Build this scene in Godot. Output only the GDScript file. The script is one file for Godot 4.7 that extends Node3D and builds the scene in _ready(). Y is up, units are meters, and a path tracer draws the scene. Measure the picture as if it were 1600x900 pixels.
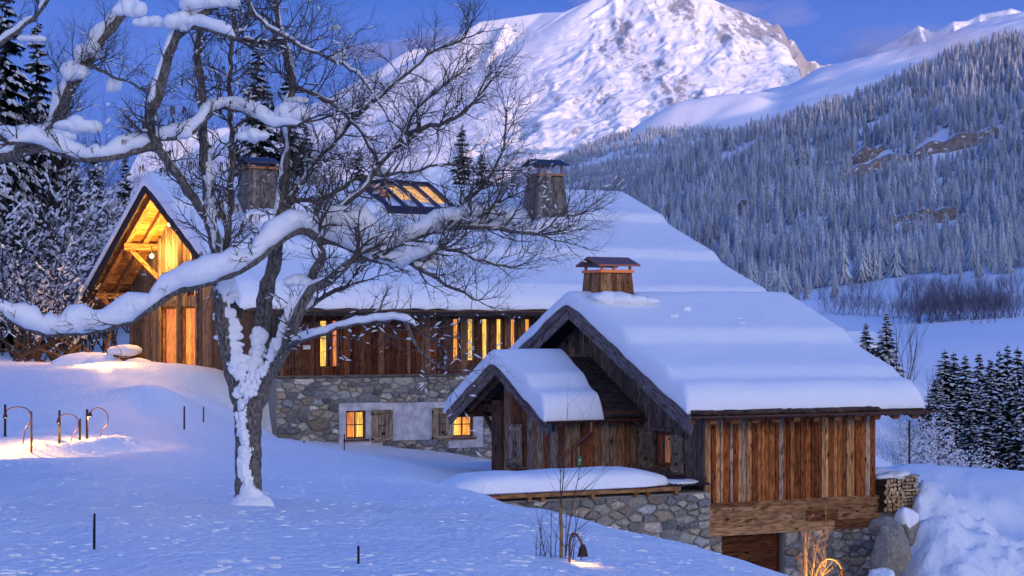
extends Node3D

# ---------------------------------------------------------------- mesh buffer
class MB:
	var v := PackedVector3Array()
	var n := PackedVector3Array()
	var uv := PackedVector2Array()
	var c := PackedColorArray()
	var idx := PackedInt32Array()
	var off := Vector2.ZERO

	func vert(p: Vector3, nn: Vector3, col: Color, t := Vector2.ZERO) -> int:
		v.append(p); n.append(nn); c.append(col); uv.append(t)
		return v.size() - 1

	func face(a: int, b: int, d: int) -> void:       # given counter-clockwise from outside
		idx.append(a); idx.append(d); idx.append(b)

	func tri(a: Vector3, b: Vector3, d: Vector3, col: Color) -> void:
		var nn := (b - a).cross(d - a).normalized()
		var k := vert(a, nn, col, Vector2(a.x, a.y))
		vert(b, nn, col, Vector2(b.x, b.y)); vert(d, nn, col, Vector2(d.x, d.y))
		face(k, k + 1, k + 2)

	func tri3(a: Vector3, b: Vector3, d: Vector3, ca: Color, cb: Color, cd: Color, nn: Vector3) -> void:
		var k := vert(a, nn, ca); vert(b, nn, cb); vert(d, nn, cd)
		face(k, k + 1, k + 2)

	func quad(a: Vector3, b: Vector3, d: Vector3, e: Vector3, col: Color, ta := Vector2.ZERO, tb := Vector2.ZERO, td := Vector2.ZERO, te := Vector2.ZERO) -> void:
		var nn := (b - a).cross(d - a).normalized()
		var k := vert(a, nn, col, ta)
		vert(b, nn, col, tb); vert(d, nn, col, td); vert(e, nn, col, te)
		face(k, k + 1, k + 2); face(k, k + 2, k + 3)

	# a box with a grain direction: axes of basis b, half sizes h, g = index of the grain axis
	func box(at: Vector3, h: Vector3, b: Basis, col: Color, g := 1, jit := Vector2.ZERO) -> void:
		for ax in 3:
			for s in [-1.0, 1.0]:
				var u := (ax + 1) % 3
				var w := (ax + 2) % 3
				var ps := []
				var ts := []
				for k in [[-1, -1], [1, -1], [1, 1], [-1, 1]]:
					var q := Vector3.ZERO
					q[ax] = s * h[ax]; q[u] = k[0] * h[u]; q[w] = k[1] * h[w]
					ps.append(at + b * q)
					var across := u if w == g else w
					if u != g and w != g: across = u
					var along: int = g if ax != g else w
					ts.append(Vector2(q[across], q[along] * 0.25) + jit)
				if s > 0: quad(ps[0], ps[1], ps[2], ps[3], col, ts[0], ts[1], ts[2], ts[3])
				else: quad(ps[3], ps[2], ps[1], ps[0], col, ts[3], ts[2], ts[1], ts[0])

	# box between two corners
	func cuboid(a: Vector3, b: Vector3, col: Color, g := 1, jit := Vector2.ZERO) -> void:
		box((a + b) * 0.5, (b - a).abs() * 0.5, Basis(), col, g, jit)

	# a beam from p to q: width w (sideways), height h (up-ish)
	func beam(p: Vector3, q: Vector3, w: float, h: float, col: Color, jit := Vector2.ZERO, up := Vector3.UP) -> void:
		var d := (q - p).normalized()
		var side := d.cross(up).normalized()
		var u := side.cross(d).normalized()
		box((p + q) * 0.5, Vector3(w * 0.5, (q - p).length() * 0.5, h * 0.5), Basis(side, d, u), col, 1, jit)

	# a tube of elliptical section: rx sideways, ry in the other direction
	func tube(pts: Array, rx: Array, ry: Array, sides: int, col: Color, caps := true, rough := 0.0, rng: RandomNumberGenerator = null) -> void:
		var m := pts.size()
		if m < 2: return
		var base := v.size()
		var prev := Vector3.ZERO
		var length := 0.0
		for i in m:
			var d: Vector3 = (pts[mini(i + 1, m - 1)] - pts[maxi(i - 1, 0)]).normalized()
			var side := d.cross(Vector3.UP)
			if i == 0 and side.length() < 0.15: side = Vector3.RIGHT
			elif i > 0:
				var carried := (prev - d * prev.dot(d)).normalized()
				var lvl := side.length()
				if lvl > 0.05 and side.dot(carried) < 0: side = -side
				side = carried.lerp(side / maxf(lvl, 0.001), clampf(lvl * 1.5 - 0.3, 0, 1)) if lvl > 0.05 else carried
			side = (side - d * side.dot(d)).normalized()
			prev = side
			var up := side.cross(d).normalized()
			if i > 0: length += (pts[i] - pts[i - 1]).length()
			for k in sides:
				var a := TAU * k / sides
				var f := 1.0 + (rng.randf_range(-rough, rough) if rng else 0.0)
				var o: Vector3 = side * (cos(a) * rx[i] * f) + up * (sin(a) * ry[i] * f)
				var nn: Vector3 = (side * (cos(a) / maxf(rx[i], 1e-4)) + up * (sin(a) / maxf(ry[i], 1e-4))).normalized()
				vert(pts[i] + o, nn, col, Vector2(float(k) / sides, length))
		for i in m - 1:
			for k in sides:
				var a0 := base + i * sides + k
				var a1 := base + i * sides + (k + 1) % sides
				face(a0, a0 + sides, a1); face(a1, a0 + sides, a1 + sides)
		if caps:
			for e in [0, m - 1]:
				var d2: Vector3 = (pts[0] - pts[1]).normalized() if e == 0 else (pts[m - 1] - pts[m - 2]).normalized()
				var k0 := vert(pts[e] + d2 * minf(rx[e], ry[e]) * 0.5, d2, col)
				for k in sides:
					var b0: int = base + e * sides + k
					var b1: int = base + e * sides + (k + 1) % sides
					if e == 0: face(k0, b0, b1)
					else: face(k0, b1, b0)

	func pipe(pts: Array, r: float, sides: int, col: Color) -> void:
		var rr := []
		for p in pts: rr.append(r)
		tube(pts, rr, rr, sides, col)

	# a grid of points, nx columns by ny rows, smooth
	func grid(pts: PackedVector3Array, nx: int, ny: int, cols, flip := false, uvs = null) -> void:
		var base := v.size()
		var sg := -1.0 if flip else 1.0
		for j in ny:
			for i in nx:
				var e: Vector3 = pts[j * nx + mini(i + 1, nx - 1)] - pts[j * nx + maxi(i - 1, 0)]
				var f: Vector3 = pts[mini(j + 1, ny - 1) * nx + i] - pts[maxi(j - 1, 0) * nx + i]
				vert(pts[j * nx + i], e.cross(f).normalized() * sg, cols if cols is Color else cols[j * nx + i], Vector2.ZERO if uvs == null else uvs[j * nx + i])
		for j in ny - 1:
			for i in nx - 1:
				var a := base + j * nx + i
				if flip:
					face(a, a + nx, a + 1); face(a + 1, a + nx, a + nx + 1)
				else:
					face(a, a + 1, a + nx); face(a + 1, a + nx + 1, a + nx)

	# a lumpy ball
	func blob(at: Vector3, r: Vector3, col: Color, noise: FastNoiseLite, amp: float, nu := 14, nv := 9) -> void:
		var pts := PackedVector3Array()
		for j in nv:
			for i in nu + 1:
				var a := TAU * (i % nu) / nu
				var b := PI * (float(j) / (nv - 1) - 0.5)
				var d := Vector3(cos(b) * cos(a), sin(b), cos(b) * sin(a))
				var f := 1.0 + amp * noise.get_noise_3dv((at + d * r) )
				pts.append(at + d * r * f)
		grid(pts, nu + 1, nv, col, true)

	func size() -> int: return idx.size() / 3

	func mesh() -> ArrayMesh:
		var m := ArrayMesh.new()
		if idx.is_empty(): return m
		var a := []
		a.resize(Mesh.ARRAY_MAX)
		a[Mesh.ARRAY_VERTEX] = v; a[Mesh.ARRAY_NORMAL] = n; a[Mesh.ARRAY_TEX_UV] = uv; a[Mesh.ARRAY_COLOR] = c; a[Mesh.ARRAY_INDEX] = idx
		m.add_surface_from_arrays(Mesh.PRIMITIVE_TRIANGLES, a)
		return m

# ---------------------------------------------------------------- thin plate spline: smooth land through surveyed heights
class Land:
	var px := PackedFloat64Array()
	var pz := PackedFloat64Array()
	var w := PackedFloat64Array()
	var m := 0
	var x0 := 0.0
	var z0 := 0.0
	var dx := 1.0
	var nx := 0
	var nz := 0
	var t := PackedFloat32Array()

	func _init(points: Array, smooth := 0.0) -> void:
		m = points.size()
		var nn := m + 3
		var a := []
		for i in nn:
			var row := PackedFloat64Array()
			row.resize(nn + 1)
			a.append(row)
		for p in points:
			px.append(p[0]); pz.append(p[2])
		for i in m:
			for j in m: a[i][j] = u(px[i] - px[j], pz[i] - pz[j])
			a[i][i] += smooth
			a[i][m] = 1.0; a[i][m + 1] = px[i]; a[i][m + 2] = pz[i]
			a[m][i] = 1.0; a[m + 1][i] = px[i]; a[m + 2][i] = pz[i]
			a[i][nn] = points[i][1]
		for k in nn:
			var best := k
			for i in range(k + 1, nn):
				if absf(a[i][k]) > absf(a[best][k]): best = i
			var tmp = a[k]
			a[k] = a[best]; a[best] = tmp
			for i in range(k + 1, nn):
				var f: float = a[i][k] / a[k][k]
				if f == 0.0: continue
				for j in range(k, nn + 1): a[i][j] -= f * a[k][j]
		w.resize(nn)
		for k in range(nn - 1, -1, -1):
			var sum: float = a[k][nn]
			for j in range(k + 1, nn): sum -= a[k][j] * w[j]
			w[k] = sum / a[k][k]

	func u(x: float, z: float) -> float:
		var r2 := x * x + z * z
		return 0.0 if r2 < 1e-9 else r2 * log(r2)

	func exact(x: float, z: float) -> float:
		var s := w[m] + w[m + 1] * x + w[m + 2] * z
		for i in m: s += w[i] * u(x - px[i], z - pz[i])
		return s

	func bake(ax: float, az: float, bx: float, bz: float, step: float) -> Land:
		x0 = ax; z0 = az; dx = step
		nx = int((bx - ax) / step) + 2; nz = int((bz - az) / step) + 2
		t.resize(nx * nz)
		for j in nz:
			for i in nx: t[j * nx + i] = exact(ax + i * step, az + j * step)
		return self

	func at(x: float, z: float) -> float:
		var gx := clampf((x - x0) / dx, 1.0, nx - 2.001)
		var gz := clampf((z - z0) / dx, 1.0, nz - 2.001)
		var i := int(gx)
		var j := int(gz)
		var fx := gx - i
		var fz := gz - j
		i = clampi(i, 1, nx - 3); j = clampi(j, 1, nz - 3)
		var r := [0.0, 0.0, 0.0, 0.0]
		for k in 4:
			var q: int = (j + k - 1) * nx + i
			r[k] = cubic(t[q - 1], t[q], t[q + 1], t[q + 2], fx)
		return cubic(r[0], r[1], r[2], r[3], fz)

	func cubic(a: float, b: float, c: float, d: float, f: float) -> float:
		return b + 0.5 * f * (c - a + f * (2.0 * a - 5.0 * b + 4.0 * c - d + f * (3.0 * (b - c) + d - a)))

# ---------------------------------------------------------------- shared
const TURN := 0.469150                     # both chalets are turned by this angle
var rng := RandomNumberGenerator.new()
var M := {}
var counts := {}
var near_land: Land
var valley: Land
var fine := FastNoiseLite.new()
var coarse := FastNoiseLite.new()
var WHITE := Color(1, 1, 1)

func numbered(called: String, parent: Node) -> String:
	var key := str(parent.get_instance_id()) + called
	var k: int = counts.get(key, 0)
	counts[key] = k + 1
	return called if k == 0 else "%s_%03d" % [called, k]

func tag(o: Node, label: String, category: String, group := "", kind := "") -> Node:
	if label: o.set_meta("label", label)
	if category: o.set_meta("category", category)
	if group: o.set_meta("group", group)
	if kind: o.set_meta("kind", kind)
	return o

func thing(called: String, at: Vector3, turn: float, label: String, category: String, group := "") -> Node3D:
	var o := Node3D.new()
	o.name = numbered(called, self)
	add_child(o, true)
	o.position = at; o.rotation.y = turn
	tag(o, label, category, group)
	return o

# a chalet frame: parts are given in heights above the camera's eye line, the thing itself stands at its base
func frame(called: String, x: float, base: float, z: float, label: String, category: String) -> Node3D:
	var o := thing(called, Vector3(x, base, z), TURN, label, category)
	o.set_meta("yb", base)
	return o

func part(called: String, mesh, mat: Material, parent: Node, stuff := false) -> MeshInstance3D:
	var o := MeshInstance3D.new()
	o.mesh = mesh.mesh() if mesh is MB else mesh
	o.material_override = mat
	o.name = numbered(called, parent)
	parent.add_child(o, true)
	if parent.has_meta("yb"): o.position.y = -float(parent.get_meta("yb"))
	if stuff: o.set_meta("kind", "stuff")
	return o

func empty_part(called: String, parent: Node) -> Node3D:
	var o := Node3D.new()
	o.name = numbered(called, parent)
	parent.add_child(o, true)
	if parent.has_meta("yb"): o.position.y = -float(parent.get_meta("yb"))
	return o

func mat(key: String, col: Color, rough: float, metal := 0.0) -> StandardMaterial3D:
	var m := StandardMaterial3D.new()
	m.albedo_color = col.linear_to_srgb(); m.roughness = rough; m.metallic = metal
	m.vertex_color_use_as_albedo = true
	m.resource_name = key
	M[key] = m
	return m

func noise_tex(freq: float, oct: int, size: int, lo: Color, hi: Color, sd: int, kind := FastNoiseLite.TYPE_SIMPLEX_SMOOTH, mid := -1.0) -> NoiseTexture2D:
	var nz := FastNoiseLite.new()
	nz.seed = sd; nz.frequency = freq; nz.fractal_octaves = oct; nz.noise_type = kind
	var t := NoiseTexture2D.new()
	t.width = size; t.height = size; t.seamless = true; t.noise = nz
	var g := Gradient.new()
	g.set_color(0, lo); g.set_color(1, hi)
	if mid > 0.0:
		g.set_offset(0, mid - 0.12); g.set_offset(1, mid + 0.12)
	t.color_ramp = g
	return t

func wood_image() -> ImageTexture:
	var w := 256
	var h := 512
	var im := Image.create(w, h, false, Image.FORMAT_RGB8)
	var a := FastNoiseLite.new()
	a.seed = 3; a.frequency = 0.03; a.fractal_octaves = 4
	var knots := []
	var r := RandomNumberGenerator.new()
	r.seed = 5
	for k in 26: knots.append([r.randf() * w, r.randf() * h, r.randf_range(2.0, 4.5)])
	for y in h:
		for x in w:
			var warp := 0.0
			var dark := 0.0
			for k in knots:
				var ddx: float = fposmod(x - k[0] + w * 0.5, w) - w * 0.5
				var ddy: float = fposmod(y - k[1] + h * 0.5, h) - h * 0.5
				if absf(ddx) > 26 or absf(ddy) > 40: continue
				var q: float = ddx * ddx / (k[2] * k[2]) + ddy * ddy / (k[2] * k[2] * 2.2)
				warp += signf(ddx) * 5.0 * exp(-q * 0.06)
				dark += 0.75 * exp(-q * 0.8)
			# wrap-around in both directions
			var ang := TAU * y / h
			var g1 := a.get_noise_3d((x + warp) * 6.0, cos(ang) * 30.0, sin(ang) * 30.0)
			var g2 := a.get_noise_3d((x + warp) * 1.2 + 900, cos(ang) * 55.0, sin(ang) * 55.0)
			var g3 := a.get_noise_3d((x + warp) * 16.0 + 500, cos(ang) * 20.0, sin(ang) * 20.0)
			var b := clampf(0.82 + 0.4 * g1 + 0.34 * g2 + 0.25 * g3 - dark, 0.08, 1.0)
			im.set_pixel(x, y, Color(b, b * (0.96 + 0.05 * g2), b * (0.92 + 0.1 * g2)))
	return ImageTexture.create_from_image(im)

func make_materials() -> void:
	var s := mat("snow", Color(0.87, 0.88, 0.9), 0.6)
	s.uv1_triplanar = true; s.uv1_world_triplanar = true; s.uv1_scale = Vector3.ONE * 0.55
	s.heightmap_enabled = true; s.heightmap_scale = 2.2
	s.heightmap_texture = noise_tex(0.02, 5, 512, Color.BLACK, Color.WHITE, 11)
	var g := mat("ground_snow", Color(0.86, 0.87, 0.89), 0.6)
	g.uv1_triplanar = true; g.uv1_world_triplanar = true; g.uv1_scale = Vector3.ONE * 0.4
	g.heightmap_enabled = true; g.heightmap_scale = 3.0
	g.heightmap_texture = noise_tex(0.018, 6, 1024, Color.BLACK, Color.WHITE, 12)
	mat("far_snow", Color(1, 1, 1), 0.75)
	var w := mat("wood", Color(1, 1, 1), 0.82)
	w.albedo_texture = wood_image()
	w.uv1_scale = Vector3(1.0, 1.0, 1.0)
	w.metallic_specular = 0.25
	var st := mat("stone", Color(1, 1, 1), 0.88)
	st.uv1_triplanar = true; st.uv1_scale = Vector3.ONE * 1.3
	st.albedo_texture = noise_tex(0.012, 5, 512, Color(0.66, 0.65, 0.64), Color(1, 1, 1), 21)
	st.heightmap_enabled = true; st.heightmap_scale = 2.0; st.heightmap_texture = noise_tex(0.03, 5, 512, Color.BLACK, Color.WHITE, 22)
	var mo := mat("mortar", Color(1, 1, 1), 0.95)
	mo.uv1_triplanar = true; mo.uv1_scale = Vector3.ONE * 2.0
	mo.albedo_texture = noise_tex(0.05, 4, 256, Color(0.55, 0.55, 0.55), Color(1, 1, 1), 23)
	var pl := mat("plaster", Color(1, 1, 1), 0.95)
	pl.uv1_triplanar = true; pl.uv1_scale = Vector3.ONE * 0.5
	pl.albedo_texture = noise_tex(0.008, 6, 512, Color(0.74, 0.73, 0.74), Color(1, 1, 1), 24)
	pl.heightmap_enabled = true; pl.heightmap_scale = 1.0; pl.heightmap_texture = noise_tex(0.04, 4, 256, Color.BLACK, Color.WHITE, 25)
	var b := mat("bark", Color(1, 1, 1), 0.95)
	b.uv1_triplanar = true; b.uv1_scale = Vector3(2.2, 0.8, 2.2)
	b.albedo_texture = noise_tex(0.02, 6, 512, Color(0.2, 0.175, 0.16), Color(0.74, 0.7, 0.65), 31)
	b.heightmap_enabled = true; b.heightmap_scale = 7.0; b.heightmap_texture = noise_tex(0.03, 5, 512, Color.BLACK, Color.WHITE, 32)
	mat("twig", Color(1, 1, 1), 0.9)
	var nd := mat("needles", Color(1, 1, 1), 0.9)
	nd.metallic_specular = 0.2
	mat("metal", Color(1, 1, 1), 0.45, 0.7)
	mat("paint", Color(1, 1, 1), 0.6)
	var gl := StandardMaterial3D.new()
	gl.albedo_color = Color(1, 1, 1, 0.06); gl.transparency = BaseMaterial3D.TRANSPARENCY_ALPHA; gl.roughness = 0.03; gl.metallic_specular = 0.22
	M["glass"] = gl
	var glow_tex := noise_tex(0.012, 3, 256, Color(0.45, 0.4, 0.35), Color(1, 1, 1), 61)
	for k in [["glow_yellow", Color(1.0, 0.62, 0.1), 0.85], ["glow_amber", Color(1.0, 0.4, 0.04), 0.75], ["glow_orange", Color(0.9, 0.24, 0.025), 0.75], ["glow_dim", Color(0.8, 0.3, 0.08), 0.2], ["glow_bulb", Color(1.0, 0.8, 0.45), 16.0], ["glow_pale", Color(1.0, 0.55, 0.17), 0.7], ["glow_led", Color(0.3, 1.0, 0.7), 0.5]]:
		var e := StandardMaterial3D.new()
		e.albedo_color = Color(0.25, 0.15, 0.08)
		e.emission_enabled = true; e.emission = k[1].linear_to_srgb(); e.emission_energy_multiplier = k[2]
		e.roughness = 0.8
		if k[0] != "glow_bulb" and k[0] != "glow_led":
			e.emission_texture = glow_tex; e.emission_operator = BaseMaterial3D.EMISSION_OP_MULTIPLY; e.uv1_triplanar = true; e.uv1_scale = Vector3(3.0, 0.35, 3.0)
		M[k[0]] = e

func lamp(at: Vector3, energy: float, parent: Node, size := 0.04) -> void:
	var l := OmniLight3D.new()
	l.name = "light"
	parent.add_child(l, true)
	l.position = at
	l.light_color = Color(1.0, 0.74, 0.33); l.light_energy = energy; l.light_size = size
	l.omni_range = 60.0; l.omni_attenuation = 2.0; l.shadow_enabled = true

func tint(palette: Array, spread := 0.18) -> Color:
	var a: Color = palette[rng.randi() % palette.size()]
	var f := 1.0 + rng.randf_range(-spread, spread)
	return Color(a.r * f, a.g * f, a.b * f)

func jit() -> Vector2: return Vector2(rng.randf() * 7.0, rng.randf() * 7.0)

# ---------------------------------------------------------------- land
func spot(x: float, y: float, d: float) -> Array: return [x, y, -d]

func ground(x: float, z: float) -> float:
	var y := near_land.at(x, z) + 0.08 * coarse.get_noise_2d(x * 1.0, z * 1.0) + 0.026 * fine.get_noise_2d(x, z) + 0.34 * smoothstep(9.6, 11.5, x) * smoothstep(62.0, 50.0, -z) * smoothstep(30.0, 42.0, -z) * coarse.get_noise_2d(x * 1.3 + 7.0, z * 1.3)
	# the yard dug out in front of the barn, and the clear strip under the chalet's stone storey
	var cc := cos(TURN)
	var ss := sin(TURN)
	var lx := (x - 4.314) * cc - (z + 45.0) * ss
	var lz := (x - 4.314) * ss + (z + 45.0) * cc
	if lz > -1.3 and lx > -1.0:
		var cap := -7.3 + maxf(4.2 * smoothstep(7.1, 9.0, lx), 3.6 * smoothstep(-0.35, 1.3, x + 0.203 * z)) + 5.0 * smoothstep(5.0, 11.0, lz)
		y = soft_min(y, cap + 0.06 * coarse.get_noise_2d(x * 3.0, z * 3.0), 0.25)
	var bank := smoothstep(-0.1, 0.8, x + 0.203 * z) * smoothstep(56.0, 48.0, -z) * smoothstep(36.0, 42.0, -z)
	if bank > 0.0: y += bank * (0.3 * absf(coarse.get_noise_2d(x * 2.6 + 40.0, z * 2.6)) + 0.5 * coarse.get_noise_2d(x * 1.1, z * 1.1 + 60.0) + 0.06 * fine.get_noise_2d(x * 1.5, z * 1.5))
	y += 0.4 * exp(-pow((x + 10.4) / 1.1, 2) - pow((z + 54.5) / 1.3, 2))
	lx = (x + 8.731) * cc - (z + 60.0) * ss
	lz = (x + 8.731) * ss + (z + 60.0) * cc
	if lz > -1.6 and lz < 14.0 and lx > -0.4:
		y = soft_min(y, -3.72 - 0.1 * (lx - 1.5) + 2.6 * smoothstep(1.4, -0.4, lx) + 0.6 * smoothstep(2.0, 14.0, lz) * 3.0 + 0.07 * coarse.get_noise_2d(x * 4.0, z * 4.0) * smoothstep(3.0, -1.0, lz), 0.12)
	# trodden path round the lamp bed at the left: a low bank of snow beside a sunken trail
	var a := Vector2(-10.9, 40.0)
	var b := Vector2(-9.2, 44.2)
	var q := Geometry2D.get_closest_point_to_segment(Vector2(x, -z), a, b)
	var dd := Vector2(x, -z).distance_to(q)
	if dd < 3.0: y += 0.16 * exp(-pow(dd / 0.35, 2)) * (1.0 + 0.6 * fine.get_noise_2d(x * 3, z * 3)) - 0.12 * exp(-pow((dd - 0.9) / 0.5, 2))
	return y

func soft_min(a: float, b: float, k: float) -> float:
	var h := clampf(0.5 + 0.5 * (b - a) / k, 0.0, 1.0)
	return lerpf(b, a, h) - k * h * (1.0 - h)

func build_land() -> void:
	near_land = Land.new([
		spot(0, -1.9, 0), spot(-10, -1.6, 0), spot(12, -3.0, 0), spot(-25, -1.5, 10), spot(25, -5.5, 10),
		spot(-4.1, -2.05, 15), spot(0, -2.18, 16), spot(3.5, -3.22, 24), spot(6.5, -4.6, 24), spot(-3.55, -2.42, 25),
		spot(-6.9, -2.45, 25), spot(-6.2, -2.5, 30), spot(-10.5, -2.72, 38), spot(-10.1, -2.78, 42), spot(-9.3, -2.74, 44),
		spot(-15, -2.6, 42), spot(-10.3, -2.5, 50), spot(-12.0, -1.85, 57), spot(-15.9, -1.41, 66), spot(-18.2, -1.38, 66), spot(-11.4, -1.55, 66),
		spot(-9.9, -1.6, 62.5), spot(-7.0, -3.74, 58), spot(-7.5, -3.55, 57), spot(-5.3, -3.7, 55), spot(-3.45, -3.62, 50), spot(-5.3, -3.38, 48), spot(-6.3, -3.22, 48), spot(-9.1, -2.9, 60), spot(-8.6, -2.6, 58), spot(-10.6, -2.12, 54), spot(-20, -1.9, 58), spot(-28, -1.3, 66),
		spot(-3.1, -3.5, 45), spot(-7.3, -3.85, 59), spot(-4.2, -4.3, 61), spot(-0.7, -4.65, 66), spot(-2.1, -4.17, 55), spot(-3.7, -3.08, 36),
		spot(-1.0, -3.0, 30), spot(-0.85, -3.58, 40), spot(-0.9, -3.95, 42.6), spot(1.15, -3.41, 33), spot(2.05, -3.4, 30), spot(2.8, -3.3, 27),
		spot(1.5, -5.0, 43), spot(3.1, -5.75, 43), spot(5.7, -7.4, 44.5), spot(8.0, -7.3, 44.5), spot(6.5, -6.6, 38), spot(10.0, -6.8, 40), spot(8.0, -6.0, 30),
		spot(9.5, -6.3, 46), spot(8.9, -6.7, 44), spot(8.4, -7.1, 45), spot(10.4, -4.85, 47.5), spot(10.3, -5.4, 46), spot(10.75, -4.1, 50), spot(12.2, -5.42, 62), spot(14.3, -4.9, 64), spot(18.2, -5.4, 66), spot(12.1, -5.6, 50), spot(13.8, -6.1, 48), spot(12.1, -6.7, 44),
		spot(11.2, -4.4, 54), spot(12.2, -4.58, 60), spot(16.0, -6.2, 52),
		spot(10.0, -5.2, 60), spot(1.0, -4.2, 58), spot(4.0, -5.0, 60),
		spot(-22, -1.4, 80), spot(-18, -1.45, 86), spot(-25, -1.0, 100), spot(-40, -0.4, 110), spot(-5, -0.9, 95), spot(10, -2.5, 95), spot(-60, 0, 100),
		spot(20.5, -8.8, 85), spot(24, -10, 88), spot(17.6, -7.6, 88), spot(18.5, -6.55, 95), spot(20, -8, 105), spot(45, -14, 70), spot(40, -16, 110), spot(30, -9, 40), spot(-45, -1.5, 40),
		spot(24.5, -8.2, 125), spot(40, -18, 130), spot(0, -1.2, 130), spot(-40, 1.5, 135),
	], 0.02).bake(-62, -136, 48, 4, 1.0)
	valley = Land.new([
		spot(-40, 1.0, 132), spot(0, -2.0, 132), spot(24.5, -8.4, 132), spot(40, -18.5, 132), spot(60, -22, 120), spot(-100, 4, 130), spot(-62, 0, 60), spot(-90, -2, 0), spot(90, -20, 0), spot(48, -14, 60),
		spot(0, -10, -200), spot(300, -50, -100), spot(-300, 10, -100),
		spot(30, -9, 150), spot(55, -24, 200), spot(44, -7.6, 200), spot(60, -10, 230), spot(90, -30, 260), spot(10, -5, 220), spot(-60, 6, 250),
		spot(101, -5.2, 420), spot(60, -9, 400), spot(135, -6, 420), spot(145, 1.2, 545), spot(100, -3.0, 520), spot(128, 0.2, 560), spot(193, 3, 590), spot(118, 5.0, 640), spot(165, 9.5, 690),
		spot(199, 17, 730), spot(240, 25, 750), spot(166, 13.5, 730), spot(120, 10.0, 700), spot(130, 13.0, 780), spot(138, 15.2, 800), spot(100, 9, 800), spot(60, 5, 800), spot(0, 0, 700), spot(-200, 10, 700),
		spot(331, 103, 1200), spot(207, 78, 1170), spot(119, 66, 1190), spot(76, 43, 1120), spot(30, 15, 1100), spot(430, 150, 1200), spot(-200, 30, 1400),
		spot(469, 258, 1700), spot(410, 243, 1700), spot(352, 217, 1700), spot(293, 190, 1700), spot(234, 178, 1700), spot(193, 163, 1700), spot(146, 142, 1700), spot(105, 118, 1700), spot(58, 92, 1700), spot(0, 50, 1700), spot(-200, 40, 1700), spot(560, 280, 1700),
		spot(469, 240, 1900), spot(234, 150, 1900), spot(60, 70, 1900), spot(640, 200, 1200), spot(500, 60, 700),
	], 20.0).bake(-420, -1960, 760, 420, 20.0)
	fine.frequency = 2.2; fine.fractal_octaves = 3; fine.seed = 4
	coarse.frequency = 0.35; coarse.fractal_octaves = 3; coarse.seed = 9
	# the near snowfield
	var m := MB.new()
	var xs := []
	var x := -58.0
	while x < 46.0:
		xs.append(x)
		x += 0.13 if x > -14 and x < 14 else (0.3 if x > -22 and x < 24 else 0.9)
	var zs := []
	var d := 134.0
	while d > -2.0:
		zs.append(-d)
		d -= 0.14 if d < 30 and d > 11 else (0.2 if d < 52 and d > 11 else 0.45 if d < 72 else 1.0)
	var pts := PackedVector3Array()
	for z in zs:
		for xx in xs: pts.append(Vector3(xx, ground(xx, z), z))
	m.grid(pts, xs.size(), zs.size(), WHITE, true)
	part("snow_ground", m, M.ground_snow, self).set_meta("kind", "structure")
	# the valley and the wooded hill beyond it
	var hn := FastNoiseLite.new()
	hn.frequency = 0.006; hn.fractal_octaves = 4; hn.seed = 7
	m = MB.new()
	pts = PackedVector3Array()
	var cols := PackedColorArray()
	var nx := 0
	for j in 236:
		var z2 := -1950.0 + j * 10.0
		nx = 0
		for i in 118:
			var x2 := -415.0 + i * 10.0
			var inside := x2 > -57 and x2 < 45 and z2 > -133 and z2 < 1
			pts.append(Vector3(x2, hill(x2, z2) - (1.5 if inside else 0.25 if x2 > -70 and x2 < 60 and z2 > -150 and z2 < 20 else 0.0), z2))
			cols.append(Color(0.84, 0.85, 0.88))
			nx += 1
	m.grid(pts, nx, 236, cols, true)
	part("valley_snowfield", m, M.far_snow, self).set_meta("kind", "structure")

var hill_noise := FastNoiseLite.new()

func hill(x: float, z: float) -> float:
	var y := valley.at(x, z)
	var far := clampf((-z - 760.0) / 250.0, 0, 1)
	if far > 0.0:
		y += far * 7.0 * hill_noise.get_noise_2d(x * 0.9, z * 0.9)
		y -= far * 6.0 * absf(hill_noise.get_noise_2d(x * 1.7 + z * 0.5 + 500, z * 0.35))
	return y

# rock bands in the wooded hill: cliffs standing out of the slope
func rock_band(x: float, z: float, w: float, h: float, sd: int, label: String) -> void:
	var n := FastNoiseLite.new()
	n.seed = sd; n.frequency = 0.06; n.fractal_octaves = 4
	var m := MB.new()
	var pts := PackedVector3Array()
	var cols := PackedColorArray()
	var nu := 60
	var nv := 14
	for j in nv:
		for i in nu:
			var t := float(i) / (nu - 1)
			var k := float(j) / (nv - 1)
			var xx := x + (t - 0.5) * w
			var edge := pow(sin(PI * clampf(t, 0.0, 1.0)), 0.22) * (0.9 + 0.3 * n.get_noise_2d(xx * 0.8, 3.0))
			var zz := z + 8.0 * sin(t * 5.0 + sd) - k * (3.0 if k < 0.8 else 14.0)
			var top := hill(xx, z) - 2.5 + (h + 2.5) * edge * minf(k / 0.8, 1.0) + (0.0 if k < 0.8 else 0.8)
			var bulge := n.get_noise_3d(xx * 2.2, top * 2.0, 0) * 2.2
			pts.append(Vector3(xx, top, zz + bulge))
			var f := 0.7 + 0.8 * n.get_noise_3d(xx * 6.0, top * 16.0, 7.0)
			cols.append(Color(0.85, 0.86, 0.9) if k > 0.82 or n.get_noise_2d(xx * 4.0, top * 14.0) > 0.42 else Color(0.27 * f, 0.22 * f, 0.2 * f))
	m.grid(pts, nu, nv, cols)
	var o := part("rock_band", m, M.far_snow, self)
	tag(o, label, "cliff", "rock bands in the wooded hillside")

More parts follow.
